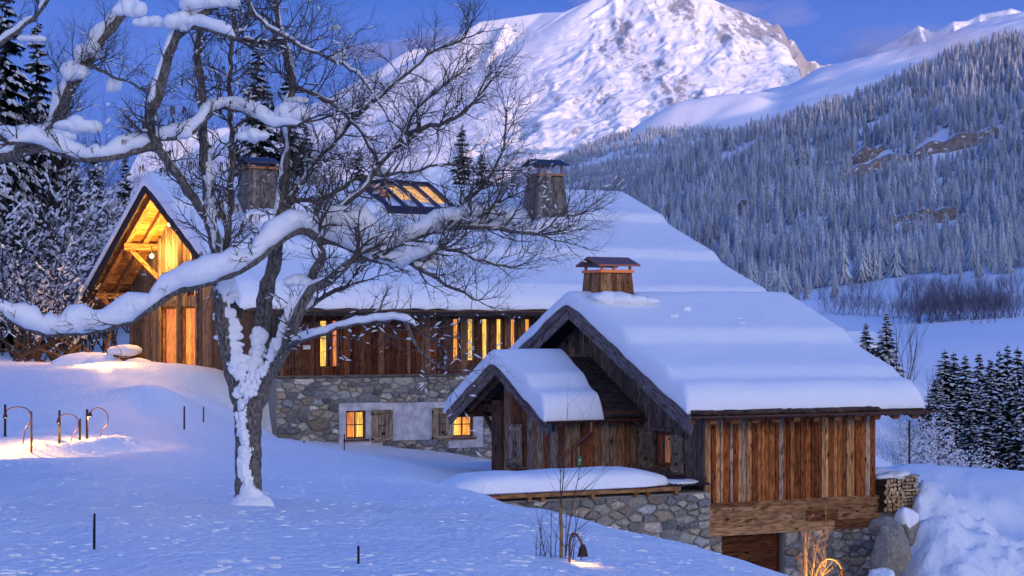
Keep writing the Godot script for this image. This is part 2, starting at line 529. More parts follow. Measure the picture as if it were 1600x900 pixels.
func build_far() -> void:
	# ------- bare snow slope above the forest
	var up := Land.new([
		spot(215, 308, 2600), spot(270, 312, 2700), spot(360, 345, 2800), spot(470, 400, 2950), spot(560, 421, 3000), spot(680, 465, 3100), spot(745, 495, 3120), spot(850, 520, 3180), spot(900, 528, 3200), spot(1100, 560, 3200),
		spot(200, 170, 1950), spot(290, 205, 2050), spot(370, 238, 2150), spot(480, 285, 2300), spot(590, 330, 2400), spot(690, 375, 2450), spot(850, 440, 2600),
		spot(330, 262, 2400), spot(470, 330, 2550), spot(150, 200, 2500), spot(60, 150, 2400), spot(100, 210, 2900),
		spot(230, 290, 3000), spot(560, 400, 3250), spot(850, 500, 3400), spot(1100, 540, 3400),
	], 60.0)
	var n := FastNoiseLite.new()
	n.frequency = 0.004; n.fractal_octaves = 4; n.seed = 17
	var m := MB.new()
	var pts := PackedVector3Array()
	for j in 100:
		for i in 110:
			var x := 60.0 + i * 9.5
			var z := -3350.0 + j * 15.0
			pts.append(Vector3(x, up.exact(x, z) + 9.0 * n.get_noise_2d(x, z) + 2.0 * n.get_noise_2d(x * 6, z * 6) - 8.0 * exp(-pow((x - 330.0 + (z + 2400.0) * 0.22) / 26.0, 2)), z))
	m.grid(pts, 110, 100, Color(0.86, 0.87, 0.9), true)
	part("upper_snow_slope", m, M.far_snow, self).set_meta("kind", "structure")
	# ------- lower wooded shoulder in the middle distance
	var sh := shoulder_land()
	m = MB.new()
	pts = PackedVector3Array()
	for j in 60:
		for i in 60:
			var x := -160.0 + i * 10.0
			var z := -2820.0 + j * 20.0
			pts.append(Vector3(x, sh.at(x, z), z))
	m.grid(pts, 60, 60, Color(0.84, 0.85, 0.89), true)
	part("wooded_shoulder_slope", m, M.far_snow, self).set_meta("kind", "structure")
	# ------- the great massif and the ridges beside it
	var crest := [[-1300, 560, 6600], [-1190, 640, 6500], [-1110, 720, 6400], [-1020, 668, 6300], [-900, 690, 6300], [-700, 730, 6200], [-560, 770, 6200], [-450, 832, 6100], [-370, 870, 6000], [-330, 895, 6000], [-235, 905, 6000], [-200, 925, 6000], [-105, 985, 6000], [0, 1000, 6000], [100, 1015, 6000], [165, 1000, 5900], [265, 1045, 5900], [350, 1065, 5900], [430, 1085, 5900], [520, 1090, 5900], [620, 1060, 5950], [700, 1035, 6000], [755, 1012, 5980], [775, 992, 6000], [800, 1000, 6000], [825, 968, 5980], [850, 972, 5950], [872, 925, 5930], [893, 912, 5900], [908, 872, 5900], [925, 862, 5900], [940, 842, 5900], [965, 852, 5930], [990, 840, 5950], [1040, 850, 6000], [1095, 855, 6000], [1120, 842, 6000], [1180, 860, 6000]]
	var arete := [[325, 1050, 5850], [318, 900, 5600], [275, 745, 5400], [190, 610, 5200], [110, 500, 5000], [50, 430, 4800]]
	var ribs := [
		crest, arete,
		[[480, 1060, 5850], [455, 900, 5600], [420, 760, 5400], [470, 640, 5200], [500, 540, 5000]],
		[[420, 760, 5400], [340, 640, 5150], [300, 520, 4900], [250, 400, 4700]],
		[[690, 1010, 5900], [640, 830, 5600], [680, 680, 5350], [640, 560, 5100]],
		[[850, 940, 5900], [830, 760, 5600], [860, 600, 5350]],
		[[-20, 970, 5900], [-90, 780, 5600], [-100, 610, 5250], [-60, 470, 4950]],
		[[-260, 880, 5950], [-330, 700, 5600], [-340, 540, 5250]],
		[[190, 610, 5200], [230, 480, 4950], [190, 380, 4700]],
		[[590, 1050, 5900], [570, 880, 5650], [560, 760, 5450]],
	]
	var segs := []
	for rb in ribs:
		for k in rb.size() - 1: segs.append([Vector2(rb[k][0], rb[k][2]), Vector2(rb[k + 1][0], rb[k + 1][2]), rb[k][1], rb[k + 1][1], 0.0 if rb == crest else 1.0])
	var rs := RandomNumberGenerator.new()
	rs.seed = 19
	var extra := []
	for rb in ribs: spurs(extra, rb, rs, 2, 125.0, 330.0, rb == crest)
	segs.append_array(extra)
	build_massif("mountain", segs, -1250, 1150, 3900, 6600, 6.5, 1.0, 100.0)
	var ridge := [[850, 660, 5300], [897, 712, 5220], [959, 734, 5150], [1002, 765, 5100], [1050, 782, 5000], [1084, 806, 4950], [1110, 786, 4930], [1124, 780, 4900], [1154, 800, 4850], [1190, 802, 4850], [1221, 818, 4850], [1291, 825, 4800], [1324, 815, 4800], [1420, 810, 4800], [1560, 800, 4800]]
	segs = []
	for k in ridge.size() - 1: segs.append([Vector2(ridge[k][0], ridge[k][2]), Vector2(ridge[k + 1][0], ridge[k + 1][2]), float(ridge[k][1]), float(ridge[k + 1][1]), 0.0])
	for rb in [[[1084, 806, 4950], [1050, 700, 4700], [1030, 610, 4500]], [[1154, 800, 4850], [1120, 710, 4680], [1090, 610, 4450]], [[1221, 818, 4850], [1180, 710, 4650], [1150, 610, 4450]], [[1324, 815, 4800], [1270, 700, 4600], [1250, 600, 4400]]]:
		for k in 2: segs.append([Vector2(rb[k][0], rb[k][2]), Vector2(rb[k + 1][0], rb[k + 1][2]), float(rb[k][1]), float(rb[k + 1][1]), 1.0])
	build_massif("mountain_ridge", segs, 610, 1560, 4300, 5400, 8.0, 0.6, 60.0)
	# ------- an added, unseen ridge behind the viewer, shaped to shade the valley from low sun
	m = MB.new()
	pts = PackedVector3Array()
	for j in 9:
		for i in 90:
			var a := deg_to_rad(-15.0 + i * 2.9)
			var k := float(j) / 8.0
			var r := 2500.0 + 1000.0 * k
			var hgt := 470.0 * sin(PI * k) * (1.0 + 0.1 * n.get_noise_1d(i * 40.0)) - 30.0
			pts.append(Vector3(cos(a) * r, hgt, sin(a) * r))
	m.grid(pts, 90, 9, Color(0.5, 0.52, 0.58))
	part("hill", m, M.far_snow, self).set_meta("kind", "structure")

# bare rock on the massif: x, height, half width, half height, how bare
const ROCKS := [[790, 930, 120, 100, 1.1], [880, 870, 70, 80, 1.2], [525, 985, 45, 60, 1.1], [690, 985, 40, 50, 0.9], [330, 900, 40, 60, 0.9], [320, 820, 70, 90, 0.7], [400, 730, 60, 60, 0.7], [460, 620, 70, 90, 0.8], [580, 560, 50, 30, 0.9], [640, 890, 40, 50, 0.6], [700, 780, 50, 40, 0.5], [250, 640, 60, 50, 0.6], [180, 520, 60, 60, 0.5], [360, 480, 60, 40, 0.5], [20, 430, 60, 40, 0.4], [670, 600, 40, 30, 0.8], [1000, 840, 120, 40, 0.8]]

var shoulder: Land
func shoulder_land() -> Land:
	if shoulder == null:
		shoulder = Land.new([
			spot(60, 226, 2600), spot(120, 255, 2620), spot(233, 280, 2650), spot(285, 278, 2660), spot(330, 262, 2660), spot(-100, 150, 2600), spot(420, 270, 2700), spot(0, 195, 2600),
			spot(40, 110, 1800), spot(130, 120, 1800), spot(250, 140, 1850), spot(-120, 60, 1800), spot(420, 160, 1850),
			spot(80, 176, 2200), spot(200, 205, 2250), spot(60, 190, 2850), spot(233, 240, 2850), spot(-120, 130, 2850), spot(420, 240, 2850), spot(-100, 20, 1600), spot(300, 60, 1600),
		], 30.0).bake(-200, -2900, 480, -1560, 20.0)
	return shoulder

# side spurs that run down from a rib, and smaller ones from those
func spurs(out: Array, rib: Array, rs: RandomNumberGenerator, level: int, every: float, length: float, one_side: bool) -> void:
	for k in rib.size() - 1:
		var a := Vector2(rib[k][0], rib[k][2])
		var b := Vector2(rib[k + 1][0], rib[k + 1][2])
		if maxf(a.x, b.x) < -420.0: continue
		var n := int((b - a).length() / every * rs.randf_range(0.8, 1.3) + 0.5)
		for i in n:
			var t := rs.randf()
			var p := a.lerp(b, t)
			var y: float = lerpf(rib[k][1], rib[k + 1][1], t)
			var along := (b - a).normalized()
			for s in [-1.0, 1.0]:
				var side: Vector2 = along.orthogonal() * s
				if one_side and side.y > 0.0: continue
				if rs.randf() < 0.2: continue
				var dir: Vector2 = (side * rs.randf_range(0.7, 1.0) + Vector2(rs.randf_range(-0.3, 0.3), -rs.randf_range(0.2, 0.8))).normalized()
				var ln := length * rs.randf_range(0.5, 1.1)
				var fall := rs.randf_range(0.5, 0.62)
				var mid: Vector2 = p + dir * ln * 0.5 + dir.orthogonal() * ln * rs.randf_range(-0.12, 0.12)
				var e: Vector2 = p + dir * ln
				var spur := [[p.x, y - 4.0, p.y], [mid.x, y - 4.0 - ln * 0.5 * fall, mid.y], [e.x, y - 6.0 - ln * fall * 1.08, e.y]]
				for q in 2: out.append([Vector2(spur[q][0], spur[q][2]), Vector2(spur[q + 1][0], spur[q + 1][2]), spur[q][1], spur[q + 1][1], 2.0])
				if level > 1: spurs(out, spur, rs, level - 1, every * 0.6, length * 0.4, false)

func build_massif(called: String, segs: Array, xa: float, xb: float, da: float, db: float, step: float, rocky: float, amp: float) -> void:
	var rid := FastNoiseLite.new()
	rid.frequency = 0.0035; rid.fractal_octaves = 5; rid.seed = 41; rid.fractal_type = FastNoiseLite.FRACTAL_RIDGED
	var fb := FastNoiseLite.new()
	fb.frequency = 0.009; fb.fractal_octaves = 5; fb.seed = 42
	var nx := int((xb - xa) / step)
	var nz := int((db - da) / (step * 1.1))
	var hs := PackedFloat32Array()
	hs.resize(nx * nz)
	# which spurs lie near which 80 m cell
	var main := []
	var cells := {}
	for s in segs: if s[4] < 2.0: main.append(s)
	for s in segs:
		if s[4] < 2.0: continue
		var lo := Vector2(minf(s[0].x, s[1].x), minf(s[0].y, s[1].y)) - Vector2(110, 110)
		var hi := Vector2(maxf(s[0].x, s[1].x), maxf(s[0].y, s[1].y)) + Vector2(110, 110)
		for cx in range(int(floor(lo.x / 80.0)), int(floor(hi.x / 80.0)) + 1):
			for cy in range(int(floor(lo.y / 80.0)), int(floor(hi.y / 80.0)) + 1):
				var key := Vector2i(cx, cy)
				if not cells.has(key): cells[key] = main.duplicate()
				cells[key].append(s)
	var kk := 0.62 if called == "mountain" else 1.0
	var pts := PackedVector3Array()
	for j in nz:
		for i in nx:
			var x := xa + i * step
			var d := db - j * step * 1.1
			var p := Vector2(x, d)
			var best := -1e9
			var crest_d := 1e9
			var smooth0 := smoothstep(330.0, 180.0, x + (5900.0 - d) * 0.3)
			var steeper := 0.95 * smoothstep(835.0, 890.0, x) if called == "mountain" else 0.0
			var here: Array = cells.get(Vector2i(int(floor(x / 80.0)), int(floor(d / 80.0))), main)
			for s in here:
				var a: Vector2 = s[0]
				var b: Vector2 = s[1]
				var ab := b - a
				var t := clampf((p - a).dot(ab) / ab.length_squared(), 0, 1)
				var dist := p.distance_to(a + ab * t)
				if s[4] == 0.0: crest_d = minf(crest_d, dist)
				var y: float = lerpf(s[2], s[3], t) - dist * (kk + steeper + (0.55 if s[4] > 1.5 else 0.25 if s[4] > 0.5 else 0.0)) + (dist * dist * 0.00012 if dist < 1500 else 270.0)
				if s[4] > 1.5: y -= 30.0 * smooth0
				best = maxf(best, y)
			var away := clampf(crest_d / 160.0, 0.06, 1.0)
			var smooth_side := smoothstep(330.0, 180.0, x + (5900.0 - d) * 0.3) if called == "mountain" else 0.0
			var k := amp * away * (1.0 - 0.72 * smooth_side)
			var wx := x + 60.0 * fb.get_noise_2d(x * 0.5 + 77.0, d * 0.4)
			best += k * 0.62 * (0.34 * rid.get_noise_2d(wx * 1.1, d * 0.26) + 0.16 * fb.get_noise_2d(wx * 0.8, d * 0.45) + 0.1 * fb.get_noise_2d(wx * 3.4, d * 0.8) + 0.1 * rid.get_noise_2d(wx * 4.0, d * 1.5) + 0.03 * fb.get_noise_2d(x * 9.0, d * 5.0)) - k * 0.22
			pts.append(Vector3(x, best, -d))
			hs[j * nx + i] = smooth_side
	var cols := PackedColorArray()
	for j in nz:
		for i in nx:
			var e := pts[j * nx + mini(i + 1, nx - 1)] - pts[j * nx + maxi(i - 1, 0)]
			var f := pts[mini(j + 1, nz - 1) * nx + i] - pts[maxi(j - 1, 0) * nx + i]
			var nn := f.cross(e).normalized()
			var q := pts[j * nx + i]
			var steep := 1.0 - absf(nn.y)
			var streak := fb.get_noise_3d(q.x * 5.0 + q.y * 1.5, q.y * 2.2, 11.0) + 0.7 * fb.get_noise_3d(q.x * 14.0, q.y * 9.0, 5.0)
			streak = 0.7 * streak + 0.45 * (rid.get_noise_2d(q.x * 3.0 + q.y, q.y * 1.6 - q.x * 0.6) - 0.1)
			var bare := 0.0
			for r in ROCKS: bare = maxf(bare, r[4] * (1.0 - smoothstep(0.55, 1.15, Vector2((q.x - r[0]) / r[2], (q.y - r[1]) / r[3]).length())))
			bare *= clampf(0.75 + 0.9 * fb.get_noise_3d(q.x * 4.0 + q.y * 2.0, q.y * 2.4, 30.0) + 0.5 * rid.get_noise_2d(q.x * 6.0, q.y * 2.0), 0.0, 1.3)
			if called != "mountain": bare = 0.0
			var rock := smoothstep(0.46, 0.62, steep + 0.55 * streak + 0.42 * bare - 0.2 * hs[j * nx + i] + 0.04) * 0.8 * rocky
			var v := 0.9 + 0.5 * fb.get_noise_3d(q.x * 6.0, q.y * 6.0, q.z * 6.0)
			cols.append(Color(0.88, 0.88, 0.9).lerp(Color(0.2 * v, 0.185 * v, 0.205 * v), rock))
	var m := MB.new()
	m.grid(pts, nx, nz, cols, true)
	part(called, m, M.far_snow, self).set_meta("kind", "structure")

# ---------------------------------------------------------------- building kit
# a wall plane: x runs along the wall, y up, z out of it
func plane_z(z: float) -> Transform3D: return Transform3D(Basis(), Vector3(0, 0, z))
func plane_x(x: float) -> Transform3D: return Transform3D(Basis(Vector3(0, 0, 1), Vector3.UP, Vector3(-1, 0, 0)), Vector3(x, 0, 0))

func put(m: MB, tr: Transform3D, a: Vector3, b: Vector3, col: Color, g := 1, j := Vector2.ZERO) -> void:
	m.box(tr * ((a + b) * 0.5), (b - a).abs() * 0.5, tr.basis, col, g, j)

# a slab with rectangular openings [u0, v0, u1, v1]
func slab(m: MB, tr: Transform3D, r: Array, holes: Array, n0: float, n1: float, col: Color) -> void:
	var us := [r[0], r[2]]
	var vs := [r[1], r[3]]
	for h in holes:
		for k in [0, 2]: if h[k] > r[0] and h[k] < r[2]: us.append(h[k])
		for k in [1, 3]: if h[k] > r[1] and h[k] < r[3]: vs.append(h[k])
	us.sort(); vs.sort()
	for i in us.size() - 1:
		var v_from = null
		for j in vs.size() - 1:
			var open := false
			if us[i + 1] - us[i] > 1e-4 and vs[j + 1] - vs[j] > 1e-4:
				for h in holes:
					if us[i] >= h[0] - 1e-4 and us[i + 1] <= h[2] + 1e-4 and vs[j] >= h[1] - 1e-4 and vs[j + 1] <= h[3] + 1e-4: open = true
			else: continue
			if not open and v_from == null: v_from = vs[j]
			if v_from != null and (open or j == vs.size() - 2):
				put(m, tr, Vector3(us[i], v_from, n0), Vector3(us[i + 1], vs[j] if open else vs[j + 1], n1), col)
				v_from = null

# single boards side by side, cut round openings; top and bottom are functions of u
func boards(parent: Node, tr: Transform3D, u0: float, u1: float, bottom: Callable, top: Callable, holes: Array, wmin: float, wmax: float, palette: Array, thick := 0.03, proud := 0.012, called := "plank") -> void:
	var edges := [u0, u1]
	for h in holes:
		for k in [0, 2]: if h[k] > u0 and h[k] < u1: edges.append(h[k])
	edges.sort()
	for e in edges.size() - 1:
		var a: float = edges[e]
		var span: float = edges[e + 1] - a
		if span < 0.004: continue
		var cnt := maxi(1, int(round(span / rng.randf_range(wmin, wmax))))
		var ws := []
		var total := 0.0
		for k in cnt:
			ws.append(rng.randf_range(0.7, 1.3)); total += ws[k]
		for k in cnt:
			var wd: float = span * ws[k] / total
			var mid := a + wd * 0.5
			var cuts := [[bottom.call(mid), top.call(mid)]]
			for h in holes:
				if mid > h[0] and mid < h[2]:
					var nxt := []
					for c in cuts:
						if h[1] > c[0]: nxt.append([c[0], minf(c[1], h[1])])
						if h[3] < c[1]: nxt.append([maxf(c[0], h[3]), c[1]])
					cuts = nxt
			for c in cuts:
				if c[1] - c[0] < 0.03: continue
				var m := MB.new()
				var p := rng.randf_range(0.0, proud)
				var gap := minf(0.004, wd * 0.08)
				var tl: float = top.call(a + gap) if absf(c[1] - top.call(mid)) < 1e-4 else c[1]
				var tr_: float = top.call(a + wd - gap) if absf(c[1] - top.call(mid)) < 1e-4 else c[1]
				board_piece(m, tr, a + gap, a + wd - gap, c[0] - rng.randf_range(0.0, 0.008), tl, tr_, thick + p, tint(palette))
				part(called, m, M.wood, parent)
			a += wd

func board_piece(m: MB, tr: Transform3D, ua: float, ub: float, v0: float, va: float, vb: float, n: float, col: Color) -> void:
	var j := jit()
	var ps := [Vector3(ua, v0, 0), Vector3(ub, v0, 0), Vector3(ub, vb, 0), Vector3(ua, va, 0)]
	var q := []
	var ch := 0.006
	for p in ps: q.append(tr * p)
	var f := []
	for k in 4:
		f.append(tr * (ps[k] + Vector3(ch if k == 0 or k == 3 else -ch, 0, n)))
	var t := []
	for p in ps: t.append(Vector2(p.x, p.y * 0.25) + j)
	m.quad(f[0], f[1], f[2], f[3], col, t[0], t[1], t[2], t[3])
	for k in 4:
		var l := (k + 1) % 4
		m.quad(q[k], q[l], f[l], f[k], Color(col.r * 0.8, col.g * 0.8, col.b * 0.8), t[k], t[l], t[l] + Vector2(0.03, 0), t[k] + Vector2(0.03, 0))

# rubble masonry: every stone is a bevelled block of its own, set in mortar
func stones(parent: Node, tr: Transform3D, r: Array, holes: Array, cell: float, palette: Array, sd: int, depth := 0.05, floor_of = null) -> void:
	var rs := RandomNumberGenerator.new()
	rs.seed = sd
	var asp := 1.9
	var seeds := []
	var w: float = r[2] - r[0]
	var h: float = r[3] - r[1]
	var tries := int(w * h / (cell * cell * asp) * 30)
	for t in tries:
		var p := Vector2(rs.randf_range(r[0], r[2]), rs.randf_range(r[1], r[3]))
		var inside := false
		for o in holes:
			if p.x > o[0] - 0.03 and p.x < o[2] + 0.03 and p.y > o[1] - 0.03 and p.y < o[3] + 0.03: inside = true
		if inside: continue
		if floor_of != null and p.y < floor_of.call(p.x): continue
		var need := cell * (0.5 if rs.randf() < 0.45 else 0.8 if rs.randf() < 0.6 else 1.4)
		var ok := true
		for s in seeds:
			var dv: Vector2 = p - s[0]
			if Vector2(dv.x / asp, dv.y).length() < (need + s[1]) * 0.5: ok = false; break
		if ok: seeds.append([p, need])
	for k in seeds.size():
		var p: Vector2 = seeds[k][0]
		var poly := [Vector2(r[0], r[1]), Vector2(r[2], r[1]), Vector2(r[2], r[3]), Vector2(r[0], r[3])]
		for q in seeds.size():
			if q == k: continue
			var o: Vector2 = seeds[q][0]
			if absf(o.x - p.x) > cell * 5 or absf(o.y - p.y) > cell * 4: continue
			var nn := Vector2((o.x - p.x) / (asp * asp), o.y - p.y)
			var wgt: float = seeds[k][1] / (seeds[k][1] + seeds[q][1])
			poly = clip(poly, p.lerp(o, wgt), nn)
		for o in holes:
			var gaps := [o[0] - p.x, p.x - o[2], o[1] - p.y, p.y - o[3]]
			var b := 0
			for g in 4: if gaps[g] > gaps[b]: b = g
			poly = clip(poly, [Vector2(o[0], 0), Vector2(o[2], 0), Vector2(0, o[1]), Vector2(0, o[3])][b], [Vector2(1, 0), Vector2(-1, 0), Vector2(0, 1), Vector2(0, -1)][b])
		if poly.size() < 3: continue
		var ctr := Vector2.ZERO
		for v in poly: ctr += v
		ctr /= poly.size()
		# inset for the joint and roughen the outline
		var ring := []
		for i in poly.size():
			var va: Vector2 = poly[i]
			var vb: Vector2 = poly[(i + 1) % poly.size()]
			if va.distance_to(vb) > cell * 0.45: 
				ring.append(va)
				ring.append(va.lerp(vb, 0.5) + (va.lerp(vb, 0.5) - ctr) * rs.randf_range(-0.16, 0.03))
			elif va.distance_to(vb) > cell * 0.1: ring.append(va)
		if ring.size() < 3: continue
		var m := MB.new()
		var col: Color = palette[rs.randi() % palette.size()]
		var f := rs.randf_range(0.62, 1.45)
		col = Color(col.r * f, col.g * f, col.b * f)
		var hh := depth * rs.randf_range(0.45, 1.25)
		var joint := rs.randf_range(0.006, 0.02)
		var a := []
		var bb := []
		for v in ring:
			var dv: Vector2 = v - ctr
			var l := maxf(dv.length(), 0.01)
			var c1: Vector2 = ctr + dv * maxf(0.3, (l - joint) / l) * rs.randf_range(0.86, 1.0)
			var c2 := ctr + (c1 - ctr) * 0.8
			a.append([tr * Vector3(c1.x, c1.y, -0.005), tr * Vector3(c1.x, c1.y, hh * 0.55)])
			bb.append(tr * Vector3(c2.x, c2.y, hh * rs.randf_range(0.85, 1.1)))
		var top := tr * Vector3(ctr.x, ctr.y, hh * 1.1)
		var nf: int = a.size()
		var tn := tr.basis.z
		var first := m.v.size()
		for i in nf:
			var rad: Vector3 = (a[i][1] - top).normalized()
			m.vert(a[i][0], rad, col); m.vert(a[i][1], (rad + tn * 0.7).normalized(), col); m.vert(bb[i], (tn + rad * 0.25).normalized(), col)
		var kc := m.vert(top, tn, col)
		for i in nf:
			var i2 := (i + 1) % nf
			m.face(first + i * 3, first + i2 * 3, first + i * 3 + 1); m.face(first + i2 * 3, first + i2 * 3 + 1, first + i * 3 + 1)
			m.face(first + i * 3 + 1, first + i2 * 3 + 1, first + i * 3 + 2); m.face(first + i2 * 3 + 1, first + i2 * 3 + 2, first + i * 3 + 2)
			m.face(first + i * 3 + 2, first + i2 * 3 + 2, kc)
		part("stone", m, M.stone, parent)

func clip(poly: Array, at: Vector2, n: Vector2) -> Array:
	var out := []
	for i in poly.size():
		var a: Vector2 = poly[i]
		var b: Vector2 = poly[(i + 1) % poly.size()]
		var da := (a - at).dot(n)
		var db := (b - at).dot(n)
		if da <= 0: out.append(a)
		if (da < 0 and db > 0) or (da > 0 and db < 0): out.append(a.lerp(b, da / (da - db)))
	return out

# a lit window: frame with glazing bars, a pane in each light, a glowing curtain some way behind
func window(parent: Node, tr: Transform3D, r: Array, cols: int, rows: int, glows: Array, bar := 0.05, col := Color(0.16, 0.09, 0.05), deep := 0.22, called := "window") -> void:
	var m := MB.new()
	var w: float = r[2] - r[0]
	var h: float = r[3] - r[1]
	put(m, tr, Vector3(r[0], r[1], -0.12), Vector3(r[0] + bar, r[3], -0.03), col, 1, jit())
	put(m, tr, Vector3(r[2] - bar, r[1], -0.12), Vector3(r[2], r[3], -0.03), col, 1, jit())
	put(m, tr, Vector3(r[0] + bar, r[1], -0.12), Vector3(r[2] - bar, r[1] + bar, -0.028), col, 0, jit())
	put(m, tr, Vector3(r[0] + bar, r[3] - bar, -0.12), Vector3(r[2] - bar, r[3], -0.028), col, 0, jit())
	var iw := w - 2 * bar
	var ih := h - 2 * bar
	var mb := bar * 0.55
	for c in range(1, cols):
		var u: float = r[0] + bar + iw * c / cols
		put(m, tr, Vector3(u - mb * 0.5, r[1] + bar, -0.1), Vector3(u + mb * 0.5, r[3] - bar, -0.035), col, 1, jit())
	for k in range(1, rows):
		var v: float = r[1] + bar + ih * k / rows
		put(m, tr, Vector3(r[0] + bar, v - mb * 0.5, -0.096), Vector3(r[2] - bar, v + mb * 0.5, -0.04), col, 0, jit())
	var o := part(called, m, M.wood, parent)
	for c in cols:
		for k in rows:
			var g := MB.new()
			var ua: float = r[0] + bar + iw * c / cols + (mb * 0.5 if c > 0 else 0.0)
			var ub: float = r[0] + bar + iw * (c + 1) / cols - (mb * 0.5 if c < cols - 1 else 0.0)
			var va: float = r[1] + bar + ih * k / rows + (mb * 0.5 if k > 0 else 0.0)
			var vb: float = r[1] + bar + ih * (k + 1) / rows - (mb * 0.5 if k < rows - 1 else 0.0)
			g.quad(tr * Vector3(ua, va, -0.07), tr * Vector3(ub, va, -0.07), tr * Vector3(ub, vb, -0.07), tr * Vector3(ua, vb, -0.07), WHITE)
			part("pane", g, M.glass, o)
	var u0: float = r[0] + 0.01
	for k in glows.size():
		var share: float = glows[k][1]
		var cu := MB.new()
		var pts := PackedVector3Array()
		var nu := maxi(4, int(w * share / 0.02))
		for j in 2:
			for i in nu:
				var u := u0 + w * share * i / (nu - 1)
				pts.append(tr * Vector3(u, r[1] - 0.05 if j == 0 else r[3] + 0.05, -deep + 0.016 * sin(u * 46.0)))
		cu.grid(pts, nu, 2, WHITE)
		part("window_light", cu, M[glows[k][0]], o)
		u0 += w * share

func shutter(parent: Node, tr: Transform3D, r: Array, palette: Array) -> void:
	var m := MB.new()
	var w: float = r[2] - r[0]
	var h: float = r[3] - r[1]
	for v in [0.1, 0.88]:
		put(m, tr, Vector3(r[0] + 0.02, r[1] + h * v - 0.05, 0.06), Vector3(r[2] - 0.02, r[1] + h * v + 0.05, 0.09), tint(palette), 0, jit())
	var o := part("shutter", m, M.wood, parent)
	boards(o, tr.translated_local(Vector3(0, 0, 0.025)), r[0], r[2], func(_u): return r[1], func(_u): return r[3], [], w / 3.2, w / 2.8, palette, 0.03, 0.006)
	m = MB.new()
	var dk := Color(0.03, 0.027, 0.025)
	put(m, tr, Vector3(r[0] + w * 0.35, r[1] + h * 0.5, 0.062), Vector3(r[0] + w * 0.65, r[1] + h * 0.53, 0.075), dk)
	put(m, tr, Vector3(r[0] + w * 0.45, r[1] + h * 0.22, 0.062), Vector3(r[0] + w * 0.6, r[1] + h * 0.3, 0.078), dk)
	for v in [0.1, 0.88]: put(m, tr, Vector3(r[0] - 0.02, r[1] + h * v - 0.03, 0.05), Vector3(r[0] + 0.05, r[1] + h * v + 0.03, 0.1), dk)
	part("iron_fitting", m, M.metal, o)

# the snow lying on a pitched roof: rounded lips, ledges where the snow guards hold it
func roof_snow(o: Node, x0: float, x1: float, zf: float, zn: float, zr: float, yr: float, sl: float, thick: float, steps: Array, over: float, cut = null) -> void:
	var re := 0.2
	var xs := edge_list(x0 - over, x1 + over, re, 0.4)
	var zs := edge_list(zf - over, zn + over, re, 0.14)
	var top := PackedVector3Array()
	var bot := PackedVector3Array()
	for zz in zs:
		for xx in xs:
			var z: float = zz[0]
			var x: float = xx[0]
			var f: float = minf(xx[1], zz[1]) if xx[1] < 0.0 or zz[1] < 0.0 else xx[1] * zz[1]
			if cut != null: # snow ends on a slanting line
				var xe: float = cut.call(z)
				var uu := clampf((x - x0) / (x1 - x0), 0, 1)
				x = x0 - over + (x - x0 + over) * (xe - x0 + over) / (x1 + over - x0 + over)
			var deck := yr - sl * (sqrt(pow(z - zr, 2) + 0.2 * 0.2) - 0.07)
			var t := thick
			var zp := zr
			for s in steps:
				if z <= s + 0.02:
					t += thick * 0.6 * pow(clampf((z - zp) / (s - zp), 0, 1), 1.6)
					if zp != zr: t += thick * 0.6 * (1.0 - smoothstep(0.0, 0.6, z - zp))
					zp = 1e9
					break
				zp = s
			if zp < 1e8 and zp != zr: t += thick * 0.6 * (1.0 - smoothstep(0.0, 0.6, z - zp))
			t *= 1.0 + 0.1 * coarse.get_noise_2d(x * 0.7, z * 0.5) + 0.05 * fine.get_noise_2d(x * 0.4 + 33, z * 0.6)
			var lip := 1.0 + (1.3 * fine.get_noise_2d(x * 0.9 + z * 0.2, 5.0 + z * 0.3) if zz[1] < 0.5 or xx[1] < 0.5 else 0.0)
			top.append(Vector3(x, deck + (t * f if f >= 0.0 else re * 0.5 * f * lip), z))
			bot.append(Vector3(x, deck - 0.02 + (re * 0.5 * f * lip if f < 0.0 else 0.0), z))
	var m := MB.new()
	m.grid(top, xs.size(), zs.size(), WHITE, true)
	m.grid(bot, xs.size(), zs.size(), WHITE, false)
	part("snow_blanket", m, M.snow, o)

func edge_list(a: float, b: float, re: float, step: float) -> Array:
	var out := []
	for k in 9:
		var t := deg_to_rad(-38.0 + 128.0 * k / 8.0)
		out.append([a + re * (1.0 - cos(t)), sin(t)])
	var x := a + re + step
	while x < b - re - step * 0.5:
		out.append([x, 1.0])
		x += step
	for k in 9:
		var t := deg_to_rad(90.0 - 128.0 * k / 8.0)
		out.append([b - re * (1.0 - cos(t)), sin(t)])
	return out

